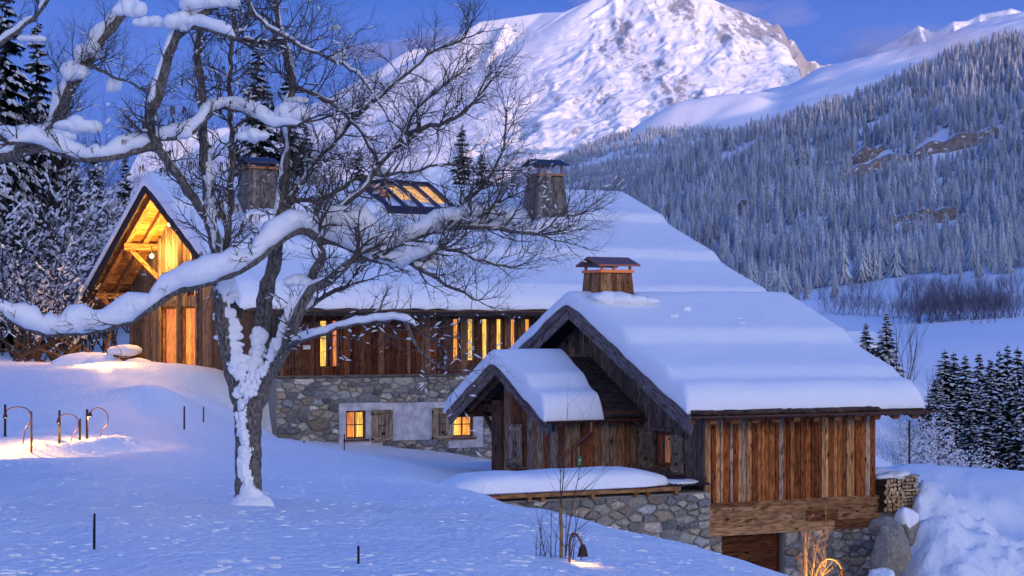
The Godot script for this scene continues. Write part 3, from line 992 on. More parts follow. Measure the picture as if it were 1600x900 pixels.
# roof deck, verge boards and eaves of a gabled roof running along x
func roof_deck(o: Node, x0: float, x1: float, zf: float, zn: float, zr: float, yr: float, sl: float, verge: Array, layers := 2, bh := 0.24) -> void:
	var m := MB.new()
	var col := Color(0.1, 0.085, 0.075)
	for s in [[zf, zr], [zr, zn]]:
		var pa := Vector3(0, yr - sl * absf(s[0] - zr), s[0])
		var pb := Vector3(0, yr - sl * absf(s[1] - zr), s[1])
		for x in [[x0 + 0.03, x1 - 0.03]]:
			var h := Vector3(0, 0.1, 0)
			var a0 := Vector3(x[0], 0, 0)
			var a1 := Vector3(x[1], 0, 0)
			m.quad(pa + a0, pb + a0, pb + a1, pa + a1, col)
			m.quad(pa + a0 - h, pa + a1 - h, pb + a1 - h, pb + a0 - h, col)
			m.quad(pa + a0, pa + a0 - h, pb + a0 - h, pb + a0, col)
			m.quad(pa + a1, pb + a1, pb + a1 - h, pa + a1 - h, col)
			m.quad(pa + a0, pa + a1, pa + a1 - h, pa + a0 - h, col)
			m.quad(pb + a0, pb + a0 - h, pb + a1 - h, pb + a1, col)
	var rf := part("roof", m, M.wood, o)
	for x in [[x0, -1.0], [x1, 1.0]]:
		for k in (layers if x[1] < 0.0 else 1):
			for s in [[zf, zr - 0.015], [zn, zr + 0.015]]:
				m = MB.new()
				var dn := -0.03 - k * bh
				var xo: float = x[0] - x[1] * (0.0 + 0.05 * k)
				var a := Vector3(xo, yr - sl * absf(s[0] - zr) + dn - bh * 0.5, s[0])
				var b := Vector3(xo, yr - sl * absf(s[1] - zr) + dn - bh * 0.5, s[1])
				m.beam(a, b, 0.05, bh * 0.97, tint(verge), jit())
				part("verge_board", m, M.wood, rf)

func gutter(o: Node, xa: float, xb: float, y: float, z: float, r: float, col: Color, every: float) -> void:
	var m := MB.new()
	var pts := PackedVector3Array()
	for j in 2:
		for i in 9:
			var a := PI + PI * i / 8.0
			pts.append(Vector3(xa if j == 0 else xb, y + sin(a) * r, z + cos(a) * r))
	m.grid(pts, 9, 2, col)
	for e in [xa, xb]: 
		for i in 8:
			var a := PI + PI * i / 8.0
			var b := PI + PI * (i + 1) / 8.0
			m.tri(Vector3(e, y, z), Vector3(e, y + sin(a) * r, z + cos(a) * r), Vector3(e, y + sin(b) * r, z + cos(b) * r), col)
	m.cuboid(Vector3(xa, y - 0.01, z + r - 0.006), Vector3(xb, y + 0.012, z + r + 0.008), col)
	var g := part("gutter", m, M.metal, o)
	var x := xa + 0.25
	while x < xb:
		m = MB.new()
		for k in 6:
			var a := PI + PI * k / 6.0
			var b := PI + PI * (k + 1) / 6.0
			m.beam(Vector3(x, y + sin(a) * (r + 0.008), z + cos(a) * (r + 0.008)), Vector3(x, y + sin(b) * (r + 0.008), z + cos(b) * (r + 0.008)), 0.03, 0.012, col * 0.7, Vector2.ZERO, Vector3.RIGHT)
		part("bracket", m, M.metal, g)
		x += every

# a boarded chimney that tapers upwards, with a sheet roof on posts
func chimney(o: Node, cx: float, cz: float, yb: float, wb: float, wt: float, h: float, palette: Array, cap_h: float, cap_w: float, rim: Color, cap: Color, flue: bool) -> void:
	var m := MB.new()
	m.cuboid(Vector3(cx - wt * 0.42, yb, cz - wt * 0.42), Vector3(cx + wt * 0.42, yb + h * 0.98, cz + wt * 0.42), Color(0.05, 0.045, 0.04))
	var ch := part("chimney", m, M.wood, o)
	for f in [[Vector3(0, 0, 1), Vector3(1, 0, 0)], [Vector3(-1, 0, 0), Vector3(0, 0, 1)], [Vector3(1, 0, 0), Vector3(0, 0, -1)], [Vector3(0, 0, -1), Vector3(-1, 0, 0)]]:
		var k := 6
		for i in k:
			m = MB.new()
			var t := (i + 0.5) / k * 2.0 - 1.0
			var out: Vector3 = f[0]
			var al: Vector3 = f[1]
			var b := Vector3(cx, yb, cz) + out * wb * 0.5 + al * t * wb * 0.5
			var q := Vector3(cx, yb + h * rng.randf_range(0.96, 1.0), cz) + out * wt * 0.5 + al * t * wt * 0.5
			var hb := wb / k * 0.49
			var ht := wt / k * 0.49
			var col := tint(palette)
			var j := jit()
			m.quad(b - al * hb, b + al * hb, q + al * ht, q - al * ht, col, j, j + Vector2(hb * 2, 0), j + Vector2(hb * 2, h * 0.25), j + Vector2(0, h * 0.25))
			m.quad(b + al * hb, b + al * hb - out * 0.04, q + al * ht - out * 0.04, q + al * ht, col * 0.6)
			m.quad(b - al * hb - out * 0.04, b - al * hb, q - al * ht, q - al * ht - out * 0.04, col * 0.6)
			part("plank", m, M.wood, ch)
	m = MB.new()
	var yt := yb + h
	for s in [-1.0, 1.0]:
		m.cuboid(Vector3(cx - wt * 0.54, yt - 0.02, cz + s * wt * 0.54 - 0.03), Vector3(cx + wt * 0.54, yt + 0.06, cz + s * wt * 0.54 + 0.03), rim)
		m.cuboid(Vector3(cx + s * wt * 0.54 - 0.03, yt - 0.018, cz - wt * 0.51), Vector3(cx + s * wt * 0.54 + 0.03, yt + 0.058, cz + wt * 0.51), rim)
	part("rim", m, M.metal, ch)
	for sx in [-1.0, 1.0]:
		for sz in [-1.0, 1.0]:
			m = MB.new()
			m.cuboid(Vector3(cx + sx * wt * 0.46 - 0.03, yt + 0.06, cz + sz * wt * 0.46 - 0.03), Vector3(cx + sx * wt * 0.46 + 0.03, yt + cap_h, cz + sz * wt * 0.46 + 0.03), rim * 0.8)
			part("post", m, M.metal, ch)
	m = MB.new()
	var w := cap_w * 0.5
	var yc := yt + cap_h
	var rise := cap_w * 0.17
	for s in [-1.0, 1.0]:
		var e0 := Vector3(cx - w, yc, cz + s * w)
		var e1 := Vector3(cx + w, yc, cz + s * w)
		var r0 := Vector3(cx - w, yc + rise, cz)
		var r1 := Vector3(cx + w, yc + rise, cz)
		var dn := Vector3(0, -0.05, 0)
		if s > 0: m.quad(e0, e1, r1, r0, cap); m.quad(e0 + dn, r0 + dn, r1 + dn, e1 + dn, cap); m.quad(e0 + dn, e1 + dn, e1, e0, cap)
		else: m.quad(e1, e0, r0, r1, cap); m.quad(e1 + dn, r1 + dn, r0 + dn, e0 + dn, cap); m.quad(e1 + dn, e0 + dn, e0, e1, cap)
		m.quad(e0 + dn, e0, r0, r0 + dn, cap); m.quad(e1, e1 + dn, r1 + dn, r1, cap)
	part("cap", m, M.metal, ch)
	if flue:
		m = MB.new()
		m.tube([Vector3(cx + 0.12, yt - 0.2, cz), Vector3(cx + 0.12, yt + cap_h - 0.05, cz)], [wt * 0.15, wt * 0.15], [wt * 0.15, wt * 0.15], 12, Color(0.6, 0.6, 0.62))
		part("flue", m, M.metal, ch)

# ---------------------------------------------------------------- the chalets
const DARK_WOOD := [Color(0.13, 0.04, 0.02), Color(0.17, 0.055, 0.025), Color(0.09, 0.03, 0.016), Color(0.21, 0.07, 0.03), Color(0.16, 0.075, 0.04), Color(0.27, 0.14, 0.08)]
const GREY_WOOD := [Color(0.13, 0.11, 0.1), Color(0.17, 0.145, 0.13), Color(0.105, 0.09, 0.085), Color(0.22, 0.185, 0.165), Color(0.16, 0.12, 0.1)]
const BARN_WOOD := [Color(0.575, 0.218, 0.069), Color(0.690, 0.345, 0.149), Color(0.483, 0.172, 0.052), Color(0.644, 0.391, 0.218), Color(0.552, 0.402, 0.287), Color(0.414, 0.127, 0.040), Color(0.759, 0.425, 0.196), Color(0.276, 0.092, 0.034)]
const ANNEX_WOOD := [Color(0.34, 0.15, 0.07), Color(0.42, 0.22, 0.12), Color(0.26, 0.1, 0.045), Color(0.46, 0.3, 0.19), Color(0.36, 0.12, 0.055), Color(0.42, 0.31, 0.23)]
const VERGE_WOOD := [Color(0.24, 0.2, 0.195), Color(0.29, 0.235, 0.22), Color(0.2, 0.175, 0.18)]
const SOFFIT_WOOD := [Color(0.42, 0.22, 0.09), Color(0.5, 0.28, 0.12), Color(0.36, 0.18, 0.07), Color(0.46, 0.3, 0.15)]
const SHUTTER_WOOD := [Color(0.42, 0.33, 0.24), Color(0.36, 0.28, 0.2), Color(0.48, 0.38, 0.27)]
const STONE := [Color(0.463, 0.421, 0.362), Color(0.560, 0.495, 0.412), Color(0.379, 0.355, 0.306), Color(0.306, 0.315, 0.321), Color(0.671, 0.576, 0.446), Color(0.443, 0.447, 0.430), Color(0.720, 0.671, 0.545), Color(0.365, 0.359, 0.306), Color(0.230, 0.225, 0.222), Color(0.494, 0.396, 0.281)]

func build_chalet() -> void:
	var x0 := -8.73
	var z0 := -60.0
	var o := frame("chalet", x0, -4.9, z0, "large stone and timber chalet with long snow-laden roof and lit gable", "house")
	var sl := 0.4304
	var yr := 5.48
	var zr := -11.2
	var roof_y := func(z: float) -> float: return yr - sl * absf(z - zr)
	var front := plane_z(-1.2)
	var gable := plane_x(1.7)
	# --- stone storey
	var w1 := [4.07, -3.82, 4.8, -2.86]
	var w2 := [8.06, -3.86, 8.86, -2.98]
	var m := MB.new()
	slab(m, front, [1.58, -5.0, 20.0, -1.68], [w1, w2], -0.5, 0.0, Color(0.42, 0.41, 0.39))
	m.cuboid(Vector3(1.58, -5.0, -19.3), Vector3(2.1, -1.7, -1.72), Color(0.42, 0.41, 0.39))
	var wall := part("stone_wall", m, M.mortar, o)
	var plaster := [[3.82, -4.26, 5.42, -2.6], [5.42, -3.92, 7.9, -2.62], [7.9, -4.24, 9.24, -2.64]]
	stones(wall, front, [1.58, -4.75, 10.2, -1.74], plaster, 0.25, STONE, 77, 0.09)
	m = MB.new()
	for r in plaster: slab(m, front, r, [w1, w2], 0.0, 0.035 + 0.004 * plaster.find(r), Color(0.68, 0.67, 0.68))
	part("plaster", m, M.plaster, o)
	m = MB.new()
	m.cuboid(Vector3(1.5, -1.72, -1.2), Vector3(20.0, -1.64, -1.1), Color(0.2, 0.17, 0.15), 0)
	part("sill_beam", m, M.wood, o)
	var wc := Color(0.2, 0.1, 0.05)
	window(o, front, w1, 2, 2, [["glow_orange", 0.45], ["glow_amber", 0.2], ["glow_yellow", 0.35]], 0.06, wc)
	window(o, front, w2, 2, 2, [["glow_yellow", 0.45], ["glow_amber", 0.55]], 0.06, wc)
	shutter(o, front.translated_local(Vector3(0, 0, 0.04)), [5.0, -3.95, 5.78, -2.85], SHUTTER_WOOD)
	shutter(o, front.translated_local(Vector3(0, 0, 0.04)), [7.26, -3.97, 8.02, -2.83], SHUTTER_WOOD)
	for r in [[3.98, -3.9, 4.9, -3.83], [7.98, -3.95, 8.95, -3.87]]:
		m = MB.new()
		put(m, front, Vector3(r[0], r[1], 0.0), Vector3(r[2], r[3], 0.1), Color(0.22, 0.13, 0.08), 0, jit())
		part("sill", m, M.wood, o)
	# --- timber storey, south side
	var slits := [[1.86, -0.75, 2.0, 0.24], [2.12, -0.75, 2.22, 0.24], [3.15, -1.36, 3.46, 0.2], [3.6, -1.36, 3.84, 0.2], [8.09, -1.2, 8.37, 0.27], [8.66, -1.2, 8.96, 0.27], [9.22, -1.2, 9.52, 0.27], [9.78, -1.2, 10.08, 0.27], [10.34, -1.2, 10.62, 0.27], [10.92, -1.2, 11.2, 0.27]]
	m = MB.new()
	slab(m, front, [1.72, -1.64, 20.0, 1.05], slits, -0.35, 0.0, Color(0.05, 0.025, 0.018))
	var tw := part("timber_wall", m, M.wood, o)
	boards(tw, front, 1.7, 12.4, func(_u): return -1.63, func(_u): return 0.5, slits, 0.2, 0.32, DARK_WOOD, 0.035, 0.02)
	var glows := ["glow_yellow", "glow_amber", "glow_yellow", "glow_orange", "glow_amber", "glow_yellow", "glow_yellow", "glow_yellow", "glow_amber", "glow_amber"]
	for k in slits.size():
		window(o, front, slits[k], 1, 1, [[glows[k], 1.0]], 0.018, Color(0.12, 0.06, 0.03), 0.28)
	m = MB.new()
	put(m, front, Vector3(2.52, -0.77, 0.05), Vector3(2.78, -0.63, 0.075), Color(0.62, 0.58, 0.52))
	part("wall_plate", m, M.paint, o)
	# --- gable end
	var holes := [[-14.96, -1.6, -12.75, 0.77], [-12.3, -1.6, -10.13, 0.77], [-12.25, 2.3, -11.05, 3.45], [-10.85, 2.35, -9.95, 3.1], [-14.9, 1.45, -12.95, 2.15], [-11.35, 1.15, -10.2, 1.5]]
	m = MB.new()
	slab(m, gable, [-19.3, -1.7, -1.22, 0.8], holes, -0.3, 0.0, Color(0.05, 0.04, 0.035))
	slab(m, gable, [-17.2, 0.8, -5.2, 2.25], holes, -0.3, 0.0, Color(0.05, 0.04, 0.035))
	slab(m, gable, [-15.2, 2.25, -7.2, 3.5], holes, -0.3, 0.0, Color(0.05, 0.04, 0.035))
	slab(m, gable, [-13.2, 3.5, -9.2, 4.4], [], -0.3, 0.0, Color(0.05, 0.04, 0.035))
	var gw := part("gable_wall", m, M.wood, o)
	boards(gw, gable, -19.3, -1.2, func(_u): return -1.68, func(u): return roof_y.call(u) - 0.22, holes, 0.24, 0.34, GREY_WOOD, 0.035, 0.02)
	# corner and door posts
	for u in [-19.25, -15.05, -12.52, -10.05, -1.26]:
		m = MB.new()
		put(m, gable, Vector3(u - 0.1, -1.7, 0.03), Vector3(u + 0.1, minf(roof_y.call(u) - 0.3, 3.6), 0.12), tint(GREY_WOOD), 1, jit())
		part("post", m, M.wood, gw)
	# glazed doors: their warm light is a glowing panel behind the glass
	for r in [[-14.96, -1.6, -12.75, 0.77], [-12.3, -1.6, -10.13, 0.77]]:
		window(o, gable, r, 1, 1, [["glow_orange", 0.72], ["glow_amber", 0.28]] if r[0] < -14 else [["glow_amber", 0.3], ["glow_orange", 0.4], ["glow_amber", 0.3]], 0.08, Color(0.4, 0.17, 0.06), 0.18, "glazed_door")
	window(o, gable, holes[2], 2, 1, [["glow_dim", 0.5], ["glow_orange", 0.5]], 0.1, Color(0.3, 0.15, 0.06))
	window(o, gable, holes[3], 1, 1, [["glow_amber", 1.0]], 0.08, Color(0.3, 0.15, 0.06))
	window(o, gable, holes[4], 2, 1, [["glow_dim", 0.6], ["glow_amber", 0.4]], 0.1, Color(0.3, 0.15, 0.06))
	window(o, gable, holes[5], 1, 1, [["glow_amber", 1.0]], 0.06, Color(0.3, 0.15, 0.06))
	# remaining two sides
	m = MB.new()
	m.cuboid(Vector3(19.6, -5.0, -19.3), Vector3(20.0, 0.9, -1.7), Color(0.12, 0.09, 0.07))
	m.cuboid(Vector3(19.62, 0.9, -16.5), Vector3(19.98, 2.6, -5.6), Color(0.12, 0.09, 0.07))
	m.cuboid(Vector3(1.9, -5.0, -19.6), Vector3(20.0, 1.7, -19.2), Color(0.12, 0.09, 0.07))
	part("rear_wall", m, M.wood, o)
	# --- roof
	roof_deck(o, 0.0, 20.7, -23.4, 0.0, zr, yr, sl, [Color(0.055, 0.055, 0.07), Color(0.07, 0.065, 0.075)], 1, 0.42)
	# boarded soffit of the overhanging gable, rafters, purlins and struts
	m = MB.new()
	for side in [-1.0, 1.0]:
		var q := 0.1
		while q < (11.9 if side < 0.0 else 10.9):
			var za: float = zr + side * q
			var zb: float = zr + side * (q + 0.235)
			m.beam(Vector3(0.05, (roof_y.call(za) + roof_y.call(zb)) * 0.5 - 0.135, (za + zb) * 0.5), Vector3(1.72, (roof_y.call(za) + roof_y.call(zb)) * 0.5 - 0.135, (za + zb) * 0.5), 0.228, 0.03, tint(SOFFIT_WOOD), jit(), Vector3(0, 1, side * sl).normalized())
			q += 0.24
	part("soffit", m, M.wood, o)
	for x in [0.42, 1.12]:
		for side in [-1.0, 1.0]:
			m = MB.new()
			var zb: float = zr + side * 10.7
			m.beam(Vector3(x, yr - 0.27, zr + side * 0.02), Vector3(x, roof_y.call(zb) - 0.27, zb), 0.18, 0.24, tint([Color(0.34, 0.19, 0.1), Color(0.3, 0.17, 0.09)]), jit())
			part("rafter", m, M.wood, o)
	for z in [zr, zr - 4.2, zr - 8.6, zr + 4.2, zr + 8.6]:
		m = MB.new()
		var y: float = roof_y.call(z) - 0.5
		m.beam(Vector3(0.25, y, z), Vector3(1.75, y, z), 0.24, 0.26, tint([Color(0.34, 0.19, 0.1)]), jit())
		part("purlin", m, M.wood, o)
		m = MB.new()
		m.beam(Vector3(0.55, y - 0.12, z), Vector3(1.68, y - 1.25, z), 0.16, 0.18, tint([Color(0.34, 0.19, 0.1)]), jit())
		part("strut", m, M.wood, o)
	# eaves
	m = MB.new()
	m.cuboid(Vector3(0.0, 0.42, -0.06), Vector3(20.7, 0.6, 0.0), Color(0.3, 0.2, 0.14), 0)
	part("fascia_board", m, M.wood, o)
	m = MB.new()
	m.cuboid(Vector3(1.6, 0.36, -1.14), Vector3(20.0, 0.62, -1.0), Color(0.33, 0.24, 0.17), 0)
	part("wall_plate_beam", m, M.wood, o)
	m = MB.new()
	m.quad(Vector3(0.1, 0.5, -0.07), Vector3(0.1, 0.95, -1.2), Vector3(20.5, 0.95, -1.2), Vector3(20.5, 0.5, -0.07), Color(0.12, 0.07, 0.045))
	part("eaves_soffit", m, M.wood, o)
	gutter(o, 0.1, 20.5, 0.52, 0.09, 0.08, Color(0.11, 0.06, 0.045), 1.2)
	chimney(o, 3.1, -7.4, 3.6, 1.3, 1.1, 2.15, [Color(0.25, 0.23, 0.225), Color(0.31, 0.285, 0.27), Color(0.2, 0.185, 0.18)], 0.24, 1.22, Color(0.3, 0.12, 0.06), Color(0.04, 0.05, 0.09), false)
	chimney(o, 15.05, -7.5, 3.7, 1.55, 1.06, 2.25, [Color(0.25, 0.23, 0.225), Color(0.31, 0.285, 0.27), Color(0.2, 0.185, 0.18)], 0.42, 1.42, Color(0.26, 0.13, 0.08), Color(0.035, 0.035, 0.05), true)
	# roof light: a raised glazed frame let into the near slope
	m = MB.new()
	var nrm := Vector3(0, 1, sl).normalized()
	var lift := nrm * 0.62
	var corner := func(x: float, z: float) -> Vector3: return Vector3(x, roof_y.call(z), z) + lift
	var bars := [8.35, 9.05, 9.75, 10.45, 11.15]
	var zt := -10.35
	var zb2 := -7.6
	for x in bars: m.beam(corner.call(x, zt), corner.call(x, zb2), 0.11, 0.12, Color(0.03, 0.035, 0.08), Vector2.ZERO, nrm)
	for z in [zt, zb2]: m.beam(corner.call(8.3, z), corner.call(11.2, z), 0.12, 0.14, Color(0.03, 0.035, 0.08), Vector2.ZERO, nrm)
	for s in [[8.3, zt, 8.3, zb2], [11.2, zt, 11.2, zb2], [8.3, zb2, 11.2, zb2], [8.3, zt, 11.2, zt]]:
		var a: Vector3 = corner.call(s[0], s[1])
		var b: Vector3 = corner.call(s[2], s[3])
		m.beam(a - lift * 0.5, b - lift * 0.5, 0.05, 0.62, Color(0.04, 0.045, 0.09), Vector2.ZERO, nrm)
	var sky := part("roof_window", m, M.metal, o)
	for k in 4:
		m = MB.new()
		m.quad(corner.call(bars[k] + 0.05, zb2), corner.call(bars[k + 1] - 0.05, zb2), corner.call(bars[k + 1] - 0.05, zt), corner.call(bars[k] + 0.05, zt), WHITE)
		part("pane", m, M.glass, sky)
		m = MB.new()
		var dn := nrm * 0.12
		m.quad(corner.call(bars[k] + 0.02, zb2) - dn, corner.call(bars[k + 1] - 0.02, zb2) - dn, corner.call(bars[k + 1] - 0.02, zt) - dn, corner.call(bars[k] + 0.02, zt) - dn, WHITE)
		part("window_light", m, M.glow_dim if k == 0 else M.glow_pale, sky)
	# gable lamps
	for p in [[0.95, 3.39, -11.35], [0.95, 2.26, -13.79]]:
		m = MB.new()
		m.blob(Vector3(p[0], p[1] + 0.5, p[2]), Vector3(0.075, 0.075, 0.075), WHITE, fine, 0.0)
		var gl := part("gable_lamp", m, M.glow_bulb, o)
		m = MB.new()
		m.tube([Vector3(p[0], p[1] + 0.57, p[2]), Vector3(p[0], p[1] + 0.9, p[2])], [0.02, 0.02], [0.02, 0.02], 6, Color(0.05, 0.05, 0.05))
		part("lamp_stem", m, M.metal, gl)
		lamp(Vector3(p[0], p[1] + 0.5, p[2]), 8.0, gl, 0.06)
	var s := frame("roof_snow", x0, -4.9, z0, "thick smooth snow on the long roof of the large chalet, with three ledges", "snow")
	roof_snow(s, 0.0, 20.7, -23.4, 0.0, zr, yr, sl, 0.36, [-7.9, -4.0, -0.55], 0.12)
	# snow heaped round the chimneys
	for p in [[3.1, -6.65, 0.95], [15.05, -6.6, 1.15]]:
		m = MB.new()
		m.blob(Vector3(p[0], roof_y.call(p[1]) + 0.35, p[1]), Vector3(p[2], 0.42, 0.55), WHITE, fine, 0.3, 20, 11)
		part("snow_heap", m, M.snow, s)

func build_barn() -> void:
	var x0 := 4.314
	var z0 := -45.0
	var o := frame("barn", x0, -7.6, z0, "small plank-clad barn over a stone base with low garage door", "barn")
	var sl := 0.463
	var zr := -6.2
	var yr := 0.73
	var ry := func(z: float) -> float: return yr - sl * absf(z - zr)
	var front := plane_z(-0.9)
	var gable := plane_x(1.0)
	# stone base with the garage opening
	var door := [1.51, -7.7, 3.4, -5.22]
	var m := MB.new()
	slab(m, front, [1.0, -7.7, 6.3, -5.18], [door], -0.5, -0.02, Color(0.42, 0.41, 0.39))
	m.cuboid(Vector3(1.0, -7.7, -11.5), Vector3(1.5, -4.0, -1.42), Color(0.42, 0.41, 0.39))
	m.cuboid(Vector3(6.3, -7.7, -2.6), Vector3(7.36, -4.84, -0.92), Color(0.42, 0.41, 0.39))
	m.cuboid(Vector3(5.8, -7.7, -11.5), Vector3(6.29, -4.0, -1.42), Color(0.42, 0.41, 0.39))
	var base := part("stone_base", m, M.mortar, o)
	stones(base, front.translated_local(Vector3(0, 0, -0.02)), [0.98, -7.6, 7.4, -5.2], [door, [6.3, -7.6, 7.5, -4.8]], 0.27, STONE, 101, 0.1)
	stones(base, front.translated_local(Vector3(0, 0, -0.02)), [6.3, -7.4, 7.38, -4.86], [], 0.26, STONE, 102, 0.08)
	m = MB.new()
	put(m, front, Vector3(6.24, -5.0, -1.6), Vector3(7.45, -4.84, 0.05), Color(0.3, 0.29, 0.28))
	part("stone_ledge", m, M.stone, base)
	m = MB.new()
	put(m, front, Vector3(1.45, -7.7, -0.4), Vector3(3.45, -5.2, -0.3), Color(0.08, 0.03, 0.015))
	var gd := part("garage_door", m, M.wood, o)
	for k in 9:
		m = MB.new()
		put(m, front, Vector3(1.5, -7.6 + k * 0.27, -0.3), Vector3(3.4, -7.345 + k * 0.27, -0.27 + 0.006 * (k % 2)), tint([Color(0.13, 0.045, 0.02), Color(0.16, 0.06, 0.026)]), 0, jit())
		part("plank", m, M.wood, gd)
	m = MB.new()
	put(m, front, Vector3(3.36, -7.6, -0.3), Vector3(3.42, -5.2, -0.18), Color(0.16, 0.06, 0.03))
	part("door_post", m, M.wood, gd)
	# front planking
	m = MB.new()
	slab(m, front, [1.0, -5.2, 6.28, -1.9], [], -0.3, 0.0, Color(0.07, 0.03, 0.015))
	var fw := part("front_wall", m, M.wood, o)
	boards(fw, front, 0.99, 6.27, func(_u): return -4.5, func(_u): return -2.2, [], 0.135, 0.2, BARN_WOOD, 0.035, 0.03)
	# the skirt of horizontal boards
	var rows := [[-4.41, -4.53], [-4.535, -4.72], [-4.725, -5.0], [-5.005, -5.24]]
	for k in rows.size():
		var cuts: Array = [[0.98, 2.4, 6.36], [0.98, 2.36, 4.05, 6.36], [0.98, 2.4, 4.0, 5.0, 6.36], [0.98, 4.9, 6.36]][k]
		for i in cuts.size() - 1:
			m = MB.new()
			put(m, front, Vector3(cuts[i] + 0.004, rows[k][1], 0.04), Vector3(cuts[i + 1] - 0.004, rows[k][0], 0.1 + rng.randf() * 0.02), tint([Color(0.42, 0.23, 0.11), Color(0.5, 0.29, 0.15), Color(0.24, 0.11, 0.05), Color(0.36, 0.2, 0.1)]), 0, jit())
			part("skirt_board", m, M.wood, o)
	# gable planking with a shuttered window
	var win := [-3.2, -3.62, -2.4, -2.72]
	m = MB.new()
	slab(m, gable, [-11.5, -4.2, -0.9, -2.2], [win], -0.3, 0.0, Color(0.05, 0.035, 0.025))
	slab(m, gable, [-10.3, -2.2, -2.1, -0.95], [], -0.3, 0.0, Color(0.05, 0.035, 0.025))
	slab(m, gable, [-8.0, -0.95, -4.4, 0.0], [], -0.3, 0.0, Color(0.05, 0.035, 0.025))
	var gw := part("gable_wall", m, M.wood, o)
	boards(gw, gable, -11.5, -0.87, func(_u): return -4.18, func(u): return ry.call(u) - 0.2, [win], 0.2, 0.3, [Color(0.24, 0.18, 0.145), Color(0.32, 0.24, 0.19), Color(0.2, 0.155, 0.135), Color(0.36, 0.28, 0.23)], 0.035, 0.02)
	window(o, gable, win, 1, 1, [["glow_dim", 0.55], ["glow_amber", 0.45]], 0.1, Color(0.32, 0.12, 0.05), 0.25)
	shutter(o, gable.translated_local(Vector3(0, 0, 0.05)), [-3.95, -3.72, -3.22, -2.68], SHUTTER_WOOD)
	shutter(o, gable.translated_local(Vector3(0, 0, 0.05)), [-2.36, -3.76, -1.76, -2.76], SHUTTER_WOOD)
	m = MB.new()
	put(m, gable, Vector3(-3.3, -2.72, 0.03), Vector3(-2.3, -2.6, 0.12), Color(0.2, 0.16, 0.14), 0, jit())
	part("lintel", m, M.wood, o)
	m = MB.new()
	put(m, gable, Vector3(-3.3, -3.74, 0.03), Vector3(-2.3, -3.63, 0.14), Color(0.24, 0.14, 0.09), 0, jit())
	part("sill", m, M.wood, o)
	m = MB.new()
	m.cuboid(Vector3(5.95, -4.2, -11.5), Vector3(6.25, -2.1, -1.22), Color(0.14, 0.08, 0.05))
	m.cuboid(Vector3(1.3, -7.6, -11.8), Vector3(6.25, -1.9, -11.5), Color(0.14, 0.08, 0.05))
	part("rear_wall", m, M.wood, o)
	# roof
	roof_deck(o, 0.0, 7.2, -12.4, 0.0, zr, yr, sl, VERGE_WOOD, 2, 0.24)
	for z in [-11.2, -9.3, -6.2, -3.1, -1.25]:
		m = MB.new()
		var y: float = ry.call(z) - 0.34
		m.beam(Vector3(0.12, y, z), Vector3(7.05, y, z), 0.22, 0.24, tint([Color(0.24, 0.14, 0.09)]), jit())
		part("purlin", m, M.wood, o)
	for k in 12:
		m = MB.new()
		var x := 0.1 + k * 0.625
		m.beam(Vector3(x, -2.33, -0.08), Vector3(x, -2.33 + sl * 1.0, -1.08), 0.2, 0.15, tint([Color(0.45, 0.2, 0.08), Color(0.38, 0.16, 0.06)]), jit())
		part("rafter", m, M.wood, o)
	m = MB.new()
	m.cuboid(Vector3(0.02, -2.25, -0.07), Vector3(7.18, -2.16, -0.02), Color(0.32, 0.13, 0.06), 0)
	part("fascia_board", m, M.wood, o)
	# the shingles that show under the lip of the snow
	var sx := 0.05
	while sx < 5.6:
		var w := rng.randf_range(0.12, 0.26)
		m = MB.new()
		m.beam(Vector3(sx + w * 0.5, ry.call(-0.35) + 0.03, -0.35), Vector3(sx + w * 0.5, ry.call(0.1) + 0.035 + rng.randf() * 0.03, 0.1), w * 0.95, 0.05, tint([Color(0.1, 0.07, 0.06), Color(0.15, 0.1, 0.08)]), jit())
		part("shingle", m, M.wood, o)
		sx += w
	gutter(o, 0.02, 7.28, -2.2, 0.1, 0.075, Color(0.12, 0.055, 0.04), 0.62)
	chimney(o, 1.15, -6.0, 0.3, 1.14, 0.96, 1.18, [Color(0.42, 0.19, 0.08), Color(0.3, 0.15, 0.08), Color(0.5, 0.27, 0.13)], 0.2, 1.3, Color(0.8, 0.24, 0.08), Color(0.34, 0.12, 0.08), false)
	var s := frame("roof_snow", x0, -7.6, z0, "thick rounded snow on the plank barn's roof, broken by footprints below its chimney", "snow")
	roof_snow(s, 0.0, 7.2, -12.4, -0.1, zr, yr, sl, 0.32, [-3.4, -1.3, -0.5], 0.05)
	for p in [[1.5, -5.25, 0.5, 0.16], [1.95, -5.2, 0.4, 0.12], [0.7, -5.35, 0.45, 0.2], [1.15, -5.3, 0.5, 0.2], [2.9, -4.75, 0.14, 0.09], [2.2, -4.3, 0.16, 0.08], [3.2, -4.0, 0.1, 0.07], [4.15, -4.1, 0.13, 0.1], [4.05, -3.75, 0.22, 0.13]]:
		m = MB.new()
		m.blob(Vector3(p[0], ry.call(p[1]) + 0.42, p[1]), Vector3(p[2], p[3], p[2] * 0.7), WHITE, fine, 0.45, 14, 8)
		part("snow_clod", m, M.snow, s)

